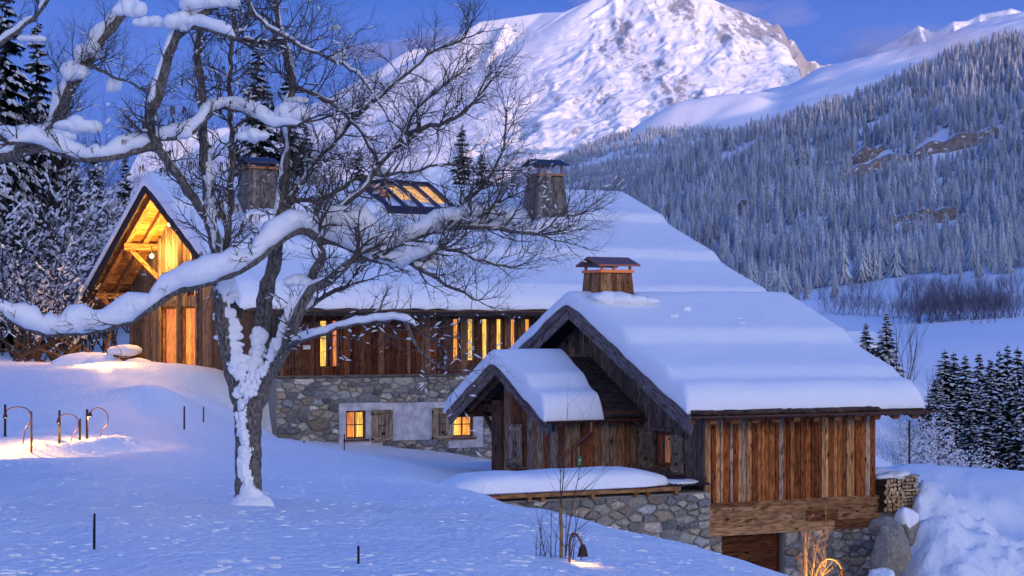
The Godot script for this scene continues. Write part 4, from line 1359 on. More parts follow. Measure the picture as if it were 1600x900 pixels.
func build_annex() -> void:
	var x0 := 4.314
	var z0 := -45.0
	var o := frame("entrance_porch", x0, -5.0, z0, "small gabled timber porch with brown downpipe, built against the barn", "porch")
	var sl := 0.51
	var zr := -6.66
	var yr := -0.86
	var ry := func(z: float) -> float: return yr - sl * absf(z - zr)
	var front := plane_z(-4.2)
	var gable := plane_x(-1.2)
	var m := MB.new()
	slab(m, front, [-1.15, -5.2, 0.96, -2.2], [], -0.2, 0.0, Color(0.05, 0.03, 0.02))
	slab(m, gable, [-8.0, -5.2, -4.42, -2.2], [], -0.2, 0.0, Color(0.05, 0.03, 0.02))
	slab(m, gable, [-7.4, -2.2, -5.9, -1.6], [], -0.2, 0.0, Color(0.05, 0.03, 0.02))
	m.cuboid(Vector3(-1.0, -5.2, -8.1), Vector3(0.96, -2.2, -7.9), Color(0.05, 0.03, 0.02))
	var w := part("timber_wall", m, M.wood, o)
	boards(w, front, -1.2, 0.97, func(_u): return -4.6, func(_u): return -2.3, [], 0.2, 0.3, ANNEX_WOOD, 0.035, 0.025)
	boards(w, gable, -7.6, -4.17, func(_u): return -4.6, func(u): return ry.call(u) - 0.2, [], 0.26, 0.36, ANNEX_WOOD, 0.035, 0.025)
	m = MB.new()
	put(m, gable, Vector3(-8.2, -5.2, -0.2), Vector3(-7.62, -2.05, 0.12), Color(0.16, 0.09, 0.055), 1, jit())
	part("corner_post", m, M.wood, o)
	shutter(o, gable.translated_local(Vector3(0, 0, 0.05)), [-7.15, -3.75, -6.4, -2.65], SHUTTER_WOOD)
	m = MB.new()
	put(m, gable, Vector3(-7.2, -3.85, 0.04), Vector3(-6.3, -3.74, 0.16), Color(0.22, 0.16, 0.13), 0, jit())
	part("sill", m, M.wood, o)
	m = MB.new()
	put(m, gable, Vector3(-4.85, -2.75, 0.05), Vector3(-4.6, -2.5, 0.14), Color(0.06, 0.1, 0.09))
	part("wall_box", m, M.paint, o)
	# strut and purlins of the overhanging gable
	for z in [-9.2, -6.66, -4.2]:
		m = MB.new()
		var y: float = ry.call(z) - 0.3
		m.beam(Vector3(-1.9, y, z), Vector3(0.9, y, z), 0.18, 0.2, tint([Color(0.17, 0.1, 0.06)]), jit())
		part("purlin", m, M.wood, o)
	m = MB.new()
	m.beam(Vector3(-1.22, -2.28, -7.9), Vector3(-1.22, -2.28, -9.4), 0.2, 0.2, Color(0.17, 0.1, 0.065), jit())
	part("tie_beam", m, M.wood, o)
	m = MB.new()
	m.beam(Vector3(-1.22, -3.0, -8.15), Vector3(-1.22, -2.35, -9.0), 0.1, 0.1, Color(0.12, 0.08, 0.06), jit())
	part("strut", m, M.wood, o)
	for side in [-1.0, 1.0]:
		m = MB.new()
		m.beam(Vector3(-1.55, yr - 0.2, zr), Vector3(-1.55, ry.call(zr + side * 2.8) - 0.2, zr + side * 2.8), 0.14, 0.16, tint([Color(0.25, 0.15, 0.09)]), jit())
		part("rafter", m, M.wood, o)
	roof_deck(o, -2.0, 0.94, -9.62, -3.7, zr, yr, sl, VERGE_WOOD, 2, 0.2)
	# bare courses of shingle boards along the barn
	for k in 13:
		var z := zr + 0.1 + k * 0.225
		var xa := 0.2 - 0.02 * k + 0.1 * rng.randf()
		var x := xa - 0.5
		while x < 0.9:
			var len := rng.randf_range(0.3, 0.6)
			var xe := minf(x + len, 0.93)
			m = MB.new()
			m.beam(Vector3((x + xe) * 0.5, ry.call(z - 0.05) + 0.03, z - 0.05), Vector3((x + xe) * 0.5, ry.call(z + 0.24) + 0.06 + 0.02 * rng.randf(), z + 0.24), xe - x - 0.01, 0.03, tint([Color(0.09, 0.075, 0.07), Color(0.12, 0.1, 0.09)]), jit())
			part("shingle", m, M.wood, o)
			x = xe
	m = MB.new()
	m.cuboid(Vector3(-1.75, -2.32, -3.78), Vector3(0.94, -2.2, -3.72), Color(0.17, 0.1, 0.07), 0)
	part("fascia_board", m, M.wood, o)
	for x in [-1.55, -0.7, 0.1, 0.75]:
		m = MB.new()
		m.beam(Vector3(x, -2.5, -3.75), Vector3(x, -2.5 + sl * 0.45, -4.2), 0.16, 0.12, Color(0.4, 0.17, 0.07), jit())
		part("rafter", m, M.wood, o)
	gutter(o, -1.95, 0.98, -2.42, -3.6, 0.07, Color(0.13, 0.06, 0.045), 0.6)
	m = MB.new()
	var cp := Color(0.28, 0.1, 0.06)
	m.pipe([Vector3(-0.72, -2.46, -3.6), Vector3(-0.72, -2.62, -3.6), Vector3(-0.74, -2.78, -3.66), Vector3(-0.86, -3.0, -3.95), Vector3(-0.96, -3.14, -4.05), Vector3(-0.97, -3.3, -4.06), Vector3(-0.97, -4.4, -4.06)], 0.055, 10, cp)
	for y in [-2.64, -3.28, -3.9]: m.pipe([Vector3(-0.72 if y > -3 else -0.97, y, -3.6 if y > -3 else -4.06), Vector3(-0.72 if y > -3 else -0.97, y - 0.06, -3.6 if y > -3 else -4.06)], 0.068, 10, cp)
	part("downpipe", m, M.metal, o)
	m = MB.new()
	put(m, front, Vector3(-0.84, -3.62, 0.05), Vector3(-0.72, -3.4, 0.1), Color(0.1, 0.35, 0.25))
	var mt := part("meter_box", m, M.paint, o)
	m = MB.new()
	put(m, front, Vector3(-0.81, -3.5, 0.1), Vector3(-0.75, -3.46, 0.105), WHITE)
	part("indicator", m, M.paint, mt)
	var s := frame("roof_snow", x0, -5.0, z0, "plump snow cap on the little porch roof, slid away from the barn side", "snow")
	roof_snow(s, -2.0, 0.9, -9.62, -3.7, zr, yr, sl, 0.32, [-4.9, -3.95], 0.1, func(z): return 0.15 - 0.16 * (z - zr) if z > zr else 0.15)

func build_low_wall() -> void:
	var x0 := 4.314
	var z0 := -45.0
	var o := frame("retaining_wall", x0, -7.4, z0, "low rubble stone wall with a snow-capped board coping in front of the porch", "wall")
	var front := plane_z(-0.6)
	var m := MB.new()
	slab(m, front, [-6.2, -7.4, 0.96, -4.1], [], -1.4, 0.0, Color(0.42, 0.41, 0.39))
	var base := part("masonry", m, M.mortar, o)
	stones(base, front, [-5.6, -6.4, 0.97, -4.12], [], 0.27, STONE, 211, 0.1, func(u): return -4.3 - (u + 5.6) * 0.33 - 0.25)
	m = MB.new()
	put(m, front, Vector3(-6.1, -4.02, 0.06), Vector3(0.05, -3.92, 0.11), Color(0.45, 0.24, 0.11), 0, jit())
	part("coping_board", m, M.wood, o)
	for x in [-5.2, -4.1, -3.75, -2.4, -1.2, -0.85, -0.05]:
		m = MB.new()
		put(m, front, Vector3(x - 0.05, -4.12, -0.3), Vector3(x + 0.05, -4.02, 0.09), Color(0.4, 0.2, 0.09), 0, jit())
		part("bracket", m, M.wood, o)
	# corrugated sheet
	m = MB.new()
	var pts := PackedVector3Array()
	var nu := 320
	for j in 2:
		for i in nu:
			var x := -6.15 + 7.1 * i / (nu - 1)
			pts.append(Vector3(x, -3.9 + 0.02 * sin(x * 60.0) + (0.12 if j == 1 else 0.0), -0.45 if j == 0 else -2.0))
	m.grid(pts, nu, 2, Color(0.14, 0.09, 0.07))
	part("corrugated_sheet", m, M.metal, o)
	var s := frame("wall_snow", x0, -7.4, z0, "long rounded bolster of snow on the low stone wall's coping", "snow")
	m = MB.new()
	var ring := 18
	var rows := 70
	pts = PackedVector3Array()
	for i in rows:
		var t := float(i) / (rows - 1)
		var x := lerpf(-6.0, -0.1, t)
		var e := pow(minf(1.0, minf(t * 9.0, (1.0 - t) * 6.0)), 0.5)
		var h := (0.42 + 0.05 * coarse.get_noise_1d(x * 1.4)) * lerpf(0.25, 1.0, e)
		for k in ring + 1:
			var a := TAU * (k % ring) / ring
			var cc := cos(a)
			var ss := sin(a)
			var y := -3.87 + (h * pow(maxf(ss, 0.0), 0.6) if ss > 0 else 0.05 * ss)
			var z := -1.2 + signf(cc) * pow(absf(cc), 0.55) * 0.86 * lerpf(0.4, 1.0, e) + 0.03 * fine.get_noise_2d(x * 0.8, a)
			pts.append(Vector3(x, y, z))
	m.grid(pts, ring + 1, rows, WHITE, true)
	m.blob(Vector3(0.35, -3.88, -1.1), Vector3(0.6, 0.09, 0.5), WHITE, fine, 0.3)
	part("snow_bolster", m, M.snow, s)

# ---------------------------------------------------------------- trees
func smooth_path(raw: Array, step: float, wob: float) -> Array:
	var out := []
	var n := raw.size()
	for i in n - 1:
		var p0: Vector3 = raw[maxi(i - 1, 0)]
		var p1: Vector3 = raw[i]
		var p2: Vector3 = raw[i + 1]
		var p3: Vector3 = raw[mini(i + 2, n - 1)]
		var k := maxi(2, int((p2 - p1).length() / step))
		for j in k:
			var t := float(j) / k
			var q := p1.cubic_interpolate(p2, p0, p3, t)
			if wob > 0.0 and not (i == 0 and j == 0): q += Vector3(rng.randf_range(-wob, wob), rng.randf_range(-wob, wob), rng.randf_range(-wob, wob))
			out.append(q)
	out.append(raw[n - 1])
	return out

var twig_snow: MB = null

func twig(m: MB, p: Vector3, dir: Vector3, length: float, r: float, level: int, col: Color, up: float, wild: float, tips: Array = [], sides := 3) -> void:
	var n := maxi(3, int(length / 0.09)) if level > 0 else 3
	n = mini(n, 7)
	var pts := [p]
	var rr := [r]
	var d := dir.normalized()
	for i in n:
		d = (d + Vector3(rng.randf_range(-wild, wild), rng.randf_range(-wild, wild) + up, rng.randf_range(-wild, wild))).normalized()
		p += d * length / n
		pts.append(p)
		rr.append(r * (1.0 - 0.75 * (i + 1) / n))
		if level > 0 and i >= 1 - level % 2:
			var kids := 1 + (1 if rng.randf() < 0.45 else 0)
			for k in kids:
				var side := d.cross(Vector3(rng.randf_range(-1, 1), rng.randf_range(-1, 1), rng.randf_range(-1, 1))).normalized()
				twig(m, p, d * 0.7 + side * rng.randf_range(0.5, 1.0), length * rng.randf_range(0.3, 0.6), rr[i + 1] * 0.75, level - 1, col, up, wild, tips, sides)
	m.tube(pts, rr, rr, sides, col, false)
	if twig_snow != null and absf(d.y) < 0.7 and rng.randf() < (0.4 if level > 0 else 0.04):
		var k := rng.randi() % maxi(1, n - 1)
		var q := (r * 0.9 + 0.007) * rng.randf_range(0.7, 1.8)
		var rise := Vector3.UP * (r * 0.5 + q * 0.4)
		twig_snow.tube([pts[k] + rise, (pts[k] + pts[k + 1]) * 0.5 + rise * 1.2, pts[k + 1] + rise], [q * 0.3, q, q * 0.3], [q * 0.3, q * 0.8, q * 0.3], 4, WHITE)
	if tips.size() < 4000 and level == 0: tips.append(p)

func limb_tree(o: Node3D, limbs: Array, shoots: float, shoot_len: float, prefix_snow: bool, tips: Array) -> void:
	var twigs := MB.new()
	twig_snow = MB.new()
	for l in limbs:
		var raw := []
		for q in l[4]: raw.append(Vector3(q[0], q[1], q[2]))
		var path := smooth_path(raw, 0.11, 0.012 if l[1] > 0.06 else 0.02)
		var n := path.size()
		var rr := []
		for i in n:
			var t := float(i) / (n - 1)
			rr.append(lerpf(l[1], l[2], pow(t, 0.8)) * rng.randf_range(0.92, 1.1))
		var m := MB.new()
		m.tube(path, rr, rr, 12 if l[1] > 0.06 else 7, WHITE, true, 0.1, rng)
		var br := part("branch", m, M.bark, o)
		# side shoots
		var total := 0.0
		var since := 0.0
		for i in range(1, n):
			since += (path[i] - path[i - 1]).length()
			total += (path[i] - path[i - 1]).length()
			var t := float(i) / n
			if rr[i] > 0.1:
				since = 0.0
				continue
			var every: float = shoots * (1.0 if rr[i] < 0.05 else 2.2)
			while since > every:
				since -= every * rng.randf_range(0.6, 1.4)
				var d: Vector3 = (path[i] - path[i - 1]).normalized()
				var side := d.cross(Vector3(rng.randf_range(-1, 1), rng.randf_range(-1, 1), rng.randf_range(-1, 1))).normalized()
				side.y = absf(side.y) * (1.0 if rng.randf() < 0.75 else -0.7)
				var ln: float = shoot_len * rng.randf_range(0.45, 1.25) * (0.6 if l[3] > 0.1 else 1.0)
				twig(twigs, path[i], d * 0.55 + side, ln, clampf(rr[i] * 0.45, 0.006, 0.014), 2, Color(0.1, 0.08, 0.07), 0.08, 0.3, tips)
		# the tip goes on as a spray of twigs
		for k in 4:
			var dt: Vector3 = (path[n - 1] - path[n - 3]).normalized()
			twig(twigs, path[n - 1], dt + Vector3(rng.randf_range(-0.5, 0.5), rng.randf_range(-0.3, 0.6), rng.randf_range(-0.5, 0.5)), shoot_len * rng.randf_range(0.7, 1.3), l[2] * 0.6, 2, Color(0.1, 0.08, 0.07), 0.06, 0.28, tips)
		# snow along the top
		if l[3] > 0.0:
			var run := []
			var ra := []
			var rb := []
			for i in n:
				var t := float(i) / (n - 1)
				var q: float = l[3] * (0.85 + 0.55 * coarse.get_noise_3d(path[i].x * 4.0, path[i].y * 4.0, 3.0) + 0.25 * fine.get_noise_3dv(path[i] * 2.0)) * minf(1.0, minf(t * 7.0, (1.0 - t) * 5.0) + 0.18)
				var gap: bool = coarse.get_noise_3d(path[i].x * 5.0 + 40.0, path[i].y * 5.0, 9.0) < -0.42 and l[3] < 0.2
				if not gap:
					var dd: Vector3 = (path[mini(i + 1, n - 1)] - path[maxi(i - 1, 0)]).normalized()
					var lift := ((Vector3.UP - dd * dd.y).normalized() * 0.85 + Vector3.UP * 0.2 + Vector3(0, 0, 0.12))
					run.append(path[i] + lift * (rr[i] * 0.5 + q * 0.34))
					ra.append(maxf(0.01, q * 0.5)); rb.append(maxf(0.01, q * 0.52))
				if gap or i == n - 1:
					if run.size() > 2:
						ra[0] *= 0.4; rb[0] *= 0.4; ra[-1] *= 0.4; rb[-1] *= 0.4
						var s := MB.new()
						s.tube(run, ra, rb, 12, WHITE, true, 0.04, rng)
						part("snow", s, M.snow, br)
					run = []; ra = []; rb = []
	part("twigs", twigs, M.twig, o, true)
	part("twig_snow", twig_snow, M.snow, o, true)
	twig_snow = null

# a lump of snow caught among branches
func clump(m: MB, at: Vector3, rx: float, ry: float) -> void:
	for k in 4:
		var f := (k - 1.5) / 1.5 * 0.55 + rng.randf_range(-0.1, 0.1)
		m.blob(at + Vector3(f * rx, rng.randf_range(-0.12, 0.1) * ry - f * f * ry * 0.4, rng.randf_range(-0.2, 0.2) * ry), Vector3(rx * rng.randf_range(0.42, 0.62), ry * rng.randf_range(0.5, 0.8) * (1.0 - 0.3 * absf(f)), ry * rng.randf_range(0.5, 0.75)), WHITE, fine, 0.55, 14, 10)

func build_ash() -> void:
	var gy := ground(-3.55, -25.0)
	var o := thing("bare_ash_tree", Vector3(-3.55, gy - 0.05, -25.0), 0.0, "big bare tree in the foreground with forked trunk and snow-laden limbs", "tree")
	var limbs := [
		["limb_left", 0.129, 0.030, 0.069, [[-0.10, 1.45, 0.00], [-0.19, 1.85, 0.10], [-0.28, 2.33, 0.15], [-0.34, 2.84, 0.10], [-0.41, 3.36, 0.00], [-0.49, 3.84, 0.00], [-0.54, 4.31, 0.00], [-0.59, 4.96, 0.10], [-0.60, 5.60, 0.10], [-0.66, 6.08, 0.20], [-0.62, 6.64, 0.20], [-0.57, 7.16, 0.30]]],
		["limb_thin", 0.052, 0.026, 0.034, [[-0.39, 3.19, 0.00], [-0.30, 3.62, -0.10], [-0.26, 4.22, -0.15], [-0.24, 5.00, -0.10], [-0.26, 5.86, -0.10], [-0.22, 6.55, -0.10], [-0.19, 7.16, 0.00]]],
		["limb_diag", 0.069, 0.052, 0.060, [[-0.48, 3.79, 0.00], [-0.60, 4.01, 0.10], [-0.76, 4.27, 0.30], [-0.93, 4.55, 0.50], [-1.12, 4.84, 0.70]]],
		["limb_sweep", 0.078, 0.026, 0.241, [[-1.12, 4.86, 0.70], [-1.41, 4.76, 0.85], [-1.71, 4.66, 1.00], [-2.05, 4.64, 1.05], [-2.35, 4.74, 1.10], [-2.61, 4.84, 1.20], [-2.87, 4.81, 1.30]]],
		["limb_upper", 0.078, 0.052, 0.121, [[-1.09, 4.81, 0.70], [-1.19, 5.04, 0.75], [-1.17, 5.26, 0.75], [-1.09, 5.47, 0.70], [-1.02, 5.79, 0.70], [-0.91, 6.14, 0.70], [-0.79, 6.36, 0.70], [-0.59, 6.50, 0.80], [-0.37, 6.62, 0.80], [-0.20, 6.76, 0.90], [0.02, 6.98, 1.00]]],
		["limb_mid", 0.052, 0.022, 0.207, [[-1.19, 4.94, 0.75], [-0.89, 4.95, 0.70], [-0.63, 5.04, 0.60], [-0.46, 5.28, 0.50], [-0.37, 5.38, 0.40], [-0.14, 5.36, 0.40], [0.12, 5.26, 0.50], [0.45, 5.11, 0.50], [0.81, 5.16, 0.60]]],
		["limb_right", 0.138, 0.026, 0.069, [[0.00, 1.57, 0.00], [0.09, 1.94, -0.10], [0.15, 2.46, -0.20], [0.21, 2.93, -0.20], [0.33, 3.36, -0.20], [0.36, 3.79, -0.25], [0.42, 4.22, -0.30], [0.46, 4.78, -0.30], [0.45, 5.34, -0.35], [0.55, 5.78, -0.40], [0.45, 6.21, -0.40], [0.34, 6.72, -0.40], [0.31, 7.16, -0.40]]],
		["limb_fork", 0.043, 0.017, 0.043, [[0.38, 3.92, -0.25], [0.64, 4.40, -0.40], [0.81, 4.70, -0.50], [1.05, 4.97, -0.60], [1.35, 5.33, -0.70], [1.80, 5.75, -0.80], [2.20, 6.09, -0.90], [2.46, 6.34, -1.00], [2.88, 6.53, -1.10]]],
		["limb_low", 0.112, 0.052, 0.078, [[0.02, 1.38, 0.00], [0.21, 1.71, 0.10], [0.41, 2.02, 0.20], [0.59, 2.31, 0.30], [0.69, 2.61, 0.35], [0.78, 2.82, 0.35], [0.90, 2.98, 0.40], [1.12, 3.07, 0.50], [1.42, 3.33, 0.60]]],
		["limb_riser", 0.078, 0.052, 0.069, [[0.79, 2.84, 0.30], [0.91, 3.19, 0.25], [1.02, 3.39, 0.25], [0.99, 3.62, 0.25]]],
		["limb_droop", 0.078, 0.043, 0.345, [[1.07, 3.60, 0.25], [0.75, 3.78, 0.30], [0.45, 3.60, 0.50], [0.10, 3.28, 0.80], [-0.33, 3.07, 0.95], [-0.59, 3.01, 0.95], [-0.89, 2.91, 0.90], [-1.09, 2.76, 0.90], [-1.41, 2.56, 0.90], [-1.75, 2.45, 0.90], [-2.14, 2.40, 0.95], [-2.44, 2.37, 1.00], [-2.83, 2.52, 1.10], [-3.17, 2.76, 1.20], [-3.52, 2.97, 1.30]]],
		["limb_east", 0.060, 0.026, 0.276, [[0.99, 3.62, 0.25], [1.22, 3.58, 0.30], [1.48, 3.47, 0.40], [1.74, 3.36, 0.45], [2.00, 3.29, 0.50], [2.30, 3.36, 0.60], [2.60, 3.50, 0.70]]],
		["limb_east_upper", 0.060, 0.022, 0.310, [[0.75, 3.78, 0.30], [1.14, 3.84, 0.20], [1.44, 3.79, 0.10], [1.70, 3.60, 0.10], [2.00, 3.55, 0.15], [2.26, 3.66, 0.20], [2.60, 3.78, 0.20], [3.12, 3.79, 0.10], [3.55, 3.76, 0.00], [3.88, 3.72, -0.10]]],
		["limb_lower_east", 0.043, 0.017, 0.112, [[0.32, 1.84, 0.20], [0.64, 2.24, 0.40], [0.88, 2.31, 0.60], [1.14, 2.40, 0.75], [1.40, 2.48, 0.85], [1.66, 2.53, 0.95], [1.91, 2.56, 1.00], [2.17, 2.54, 1.10], [2.30, 2.47, 1.10]]],
		["limb_crown", 0.043, 0.017, 0.043, [[0.99, 3.62, 0.20], [1.27, 4.07, 0.10], [1.54, 4.33, 0.00], [1.89, 4.80, -0.10], [2.11, 5.09, -0.20], [2.23, 5.41, -0.20], [2.41, 5.60, -0.30], [2.69, 5.84, -0.40]]],
		["limb_crown_far", 0.043, 0.017, 0.000, [[2.11, 5.09, -0.20], [2.45, 5.17, 0.00], [2.79, 5.26, 0.20], [3.08, 5.52, 0.30]]],
		["limb_top", 0.034, 0.013, 0.043, [[-0.03, 6.98, 0.00], [0.10, 6.66, 0.00], [0.59, 6.29, 0.10], [1.05, 6.09, 0.10], [1.48, 5.86, 0.20], [1.74, 5.52, 0.20], [1.91, 5.22, 0.30]]],
		["limb_down_east", 0.034, 0.013, 0.000, [[2.09, 3.39, 0.50], [2.41, 3.19, 0.60], [2.69, 3.02, 0.60], [3.09, 2.82, 0.60]]],
		["limb_far_east", 0.034, 0.013, 0.026, [[2.69, 3.78, 0.20], [3.08, 3.79, 0.40], [3.55, 3.74, 0.50], [3.90, 3.71, 0.60], [4.14, 3.90, 0.60], [4.46, 3.95, 0.70]]],
		["limb_mid_east", 0.034, 0.013, 0.034, [[2.22, 3.60, 0.20], [2.69, 3.51, 0.20], [3.18, 3.34, 0.20], [3.55, 3.26, 0.20]]],
		["limb_rise_east", 0.034, 0.013, 0.000, [[2.60, 3.78, 0.20], [2.91, 4.14, 0.00], [3.18, 4.40, -0.10], [3.41, 4.81, -0.20], [3.47, 5.39, -0.30]]],
		["limb_hang", 0.026, 0.013, 0.000, [[2.17, 2.54, 1.10], [2.30, 2.28, 1.15], [2.45, 2.09, 1.20], [2.69, 1.93, 1.20]]],
		["limb_snag", 0.043, 0.026, 0.138, [[2.69, 3.85, 0.30], [2.86, 3.92, 0.30], [3.08, 3.94, 0.30], [3.29, 4.07, 0.30]]],
		["limb_loft", 0.060, 0.034, 0.172, [[-0.79, 6.36, 0.70], [-0.50, 6.38, 0.90], [-0.24, 6.28, 1.00], [-0.03, 6.19, 1.00]]],
		["limb_bough", 0.052, 0.026, 0.103, [[0.28, 1.85, 0.10], [0.45, 2.33, -0.20], [0.71, 2.67, -0.40], [0.97, 2.89, -0.50], [1.27, 3.02, -0.50]]],
		["limb_high_right", 0.034, 0.013, 0.034, [[0.55, 5.78, -0.40], [0.97, 5.60, -0.50], [1.35, 5.30, -0.50], [1.66, 4.83, -0.50], [1.83, 4.31, -0.50]]],
		["limb_high_mid", 0.034, 0.013, 0.000, [[0.42, 4.22, -0.30], [0.97, 4.22, -0.20], [1.48, 4.48, -0.10], [2.17, 4.55, 0.00], [2.69, 4.66, 0.10], [3.21, 4.55, 0.20]]],
	]
	var left_limbs := [
		["limb_low", 0.135, 0.104, 0.094, [[-0.54, 1.04, 0.00], [-0.52, 2.29, 0.00], [-0.56, 3.12, 0.00], [-0.48, 3.96, 0.10], [-0.46, 4.79, 0.10], [-0.58, 5.73, 0.20], [-0.65, 6.67, 0.20]]],
		["limb_arch", 0.115, 0.073, 0.229, [[-0.48, 4.56, 0.10], [-0.10, 4.69, 0.10], [0.31, 4.79, 0.20], [0.73, 4.98, 0.30], [0.98, 5.40, 0.40], [1.20, 5.85, 0.50], [1.46, 6.25, 0.50], [1.73, 6.65, 0.50], [1.95, 6.92, 0.50], [2.14, 7.21, 0.50], [2.29, 7.60, 0.50]]],
		["limb_side", 0.073, 0.031, 0.208, [[-0.48, 4.83, 0.10], [0.04, 4.83, 0.10], [0.42, 4.92, 0.40], [0.68, 5.05, 0.50], [0.89, 5.21, 0.50]]],
		["limb_upper", 0.052, 0.021, 0.125, [[-0.60, 6.15, 0.20], [-0.16, 6.46, 0.20], [0.21, 6.69, 0.30], [0.52, 6.90, 0.40], [0.83, 7.21, 0.50], [1.04, 7.60, 0.50]]],
		["limb_spread", 0.042, 0.016, 0.000, [[0.98, 5.40, 0.40], [1.35, 6.12, 0.60], [1.77, 5.99, 0.70], [2.40, 5.73, 0.80]]],
	]
	var m := MB.new()
	var tp := smooth_path([Vector3(0, -0.2, 0), Vector3(0, 0.05, 0), Vector3(-0.005, 0.35, 0), Vector3(0.0, 0.8, 0), Vector3(-0.01, 1.2, 0), Vector3(0, 1.5, 0)], 0.06, 0.004)
	var rr := []
	for p in tp: rr.append((0.176 + 0.07 * exp(-maxf(p.y, 0.0) / 0.1) + 0.03 * smoothstep(1.1, 1.5, p.y)) * rng.randf_range(0.97, 1.03))
	m.tube(tp, rr, rr, 22, WHITE, true, 0.045, rng)
	m.blob(Vector3(0.02, 1.56, 0.0), Vector3(0.27, 0.26, 0.2), WHITE, fine, 0.12, 18, 11)
	part("trunk", m, M.bark, o)
	var tips := []
	limb_tree(o, limbs, 0.068, 0.73, true, tips)
	# snow driven on to the bark
	for run in [
		[[[0.02, 0.02, 0.2], [0.03, 0.3, 0.19], [-0.04, 0.6, 0.17], [-0.02, 0.9, 0.17], [-0.06, 1.12, 0.17], [-0.04, 1.36, 0.18], [-0.02, 1.5, 0.2]], 0.1],
		[[[-0.02, 1.6, 0.22], [-0.1, 1.85, 0.22], [-0.2, 2.2, 0.2], [-0.27, 2.6, 0.17], [-0.33, 3.0, 0.14], [-0.39, 3.35, 0.12]], 0.2],
		[[[0.0, 1.55, 0.24], [0.08, 1.8, 0.2], [0.14, 2.1, 0.12], [0.12, 2.4, 0.05]], 0.15],
		[[[0.1, 1.68, 0.22], [0.26, 1.95, 0.24], [0.42, 2.25, 0.28], [0.52, 2.55, 0.33], [0.62, 2.8, 0.35]], 0.08],
		[[[-0.44, 3.6, 0.1], [-0.5, 4.0, 0.08], [-0.53, 4.5, 0.06], [-0.55, 5.0, 0.1]], 0.065],
	]:
		var raw := []
		for q in run[0]: raw.append(Vector3(q[0], q[1], q[2]))
		var path := smooth_path(raw, 0.05, 0.01)
		m = MB.new()
		for i in path.size():
			var w: float = run[1] * (0.7 + 0.8 * fine.get_noise_2d(path[i].y * 1.3, run[1] * 90.0))
			for k in 7:
				var lat := rng.randf_range(-1.0, 1.0)
				m.blob(path[i] + Vector3(lat * w * 0.75, rng.randf_range(-0.03, 0.03), 0.012 - 0.5 * w * lat * lat), Vector3(maxf(0.012, w * rng.randf_range(0.25, 0.6)), rng.randf_range(0.03, 0.075), rng.randf_range(0.02, 0.045)), WHITE, fine, 0.8, 9, 7)
		part("snow", m, M.snow, o, true)
	m = MB.new()
	m.blob(Vector3(0.04, 0.02, 0.16), Vector3(0.3, 0.2, 0.2), WHITE, fine, 0.5, 22, 12)
	m.blob(Vector3(0.06, 0.2, 0.17), Vector3(0.14, 0.2, 0.1), WHITE, fine, 0.5, 16, 10)
	part("snow", m, M.snow, o)
	# clumps caught in forks and twigs
	for c in [[-1.45, 6.62, 0.8, 0.22, 0.17], [-1.2, 6.45, 0.8, 0.2, 0.12], [-0.5, 6.72, 0.9, 0.3, 0.2], [-0.2, 6.75, 0.9, 0.22, 0.2], [-0.75, 6.45, 0.85, 0.24, 0.2], [0.62, 5.3, 0.5, 0.2, 0.16], [0.13, 5.0, 0.5, 0.2, 0.13], [1.15, 6.55, -0.3, 0.06, 0.06], [1.2, 6.18, -0.3, 0.11, 0.1], [0.65, 5.55, -0.2, 0.15, 0.08], [2.2, 3.45, 0.25, 0.34, 0.17], [1.75, 3.65, 0.25, 0.28, 0.2], [2.9, 3.92, 0.3, 0.18, 0.1], [3.2, 4.0, 0.2, 0.14, 0.13], [2.5, 3.3, 0.5, 0.2, 0.12], [0.9, 4.5, -0.4, 0.14, 0.12], [-0.9, 5.02, 0.7, 0.2, 0.14], [1.7, 4.6, -0.6, 0.14, 0.1], [0.7, 3.1, 0.3, 0.18, 0.14], [-2.1, 5.1, 0.8, 0.3, 0.16]]:
		m = MB.new()
		clump(m, Vector3(c[0], c[1], c[2]), c[3], c[4])
		part("snow", m, M.snow, o, true)
	# withered keys
	m = MB.new()
	for k in 230:
		var p: Vector3 = tips[rng.randi() % tips.size()]
		if p.y < 2.6: continue
		for s in 7:
			var a := rng.randf() * TAU
			var q := p + Vector3(cos(a) * 0.025, -rng.randf() * 0.05, sin(a) * 0.025)
			var w := Vector3(cos(a + 1.5), 0, sin(a + 1.5)) * 0.009
			var e := q + Vector3(cos(a) * 0.02, -rng.randf_range(0.06, 0.13), sin(a) * 0.02)
			m.tri(q - w, q + w, e, tint([Color(0.1, 0.065, 0.035), Color(0.14, 0.09, 0.05)]))
	part("seed_clusters", m, M.twig, o, true)
	# the second tree whose limbs reach in from the left edge
	gy = ground(-8.2, -30.2)
	var o2 := thing("bare_old_tree", Vector3(-8.23, -1.97, -30.2), 0.0, "dark lichened tree at the left edge, arching limbs carrying snow", "tree")
	m = MB.new()
	m.tube([Vector3(-0.52, gy + 1.97 - 0.2, 0), Vector3(-0.53, 0.4, 0), Vector3(-0.54, 1.3, 0)], [0.2, 0.16, 0.14], [0.2, 0.16, 0.14], 14, WHITE, true, 0.05, rng)
	part("trunk", m, M.bark, o2)
	limb_tree(o2, left_limbs, 0.09, 0.85, true, [])
	for c in [[0.32, 5.25, 0.5, 0.32, 0.18], [0.9, 5.2, 0.5, 0.3, 0.17], [1.25, 6.2, 0.6, 0.2, 0.22], [1.45, 6.55, 0.6, 0.2, 0.25], [1.85, 6.0, 0.5, 0.12, 0.2], [0.5, 6.75, 0.4, 0.2, 0.1]]:
		m = MB.new()
		clump(m, Vector3(c[0], c[1] - 0.15, c[2]), c[3], c[4])
		part("snow", m, M.snow, o2, true)

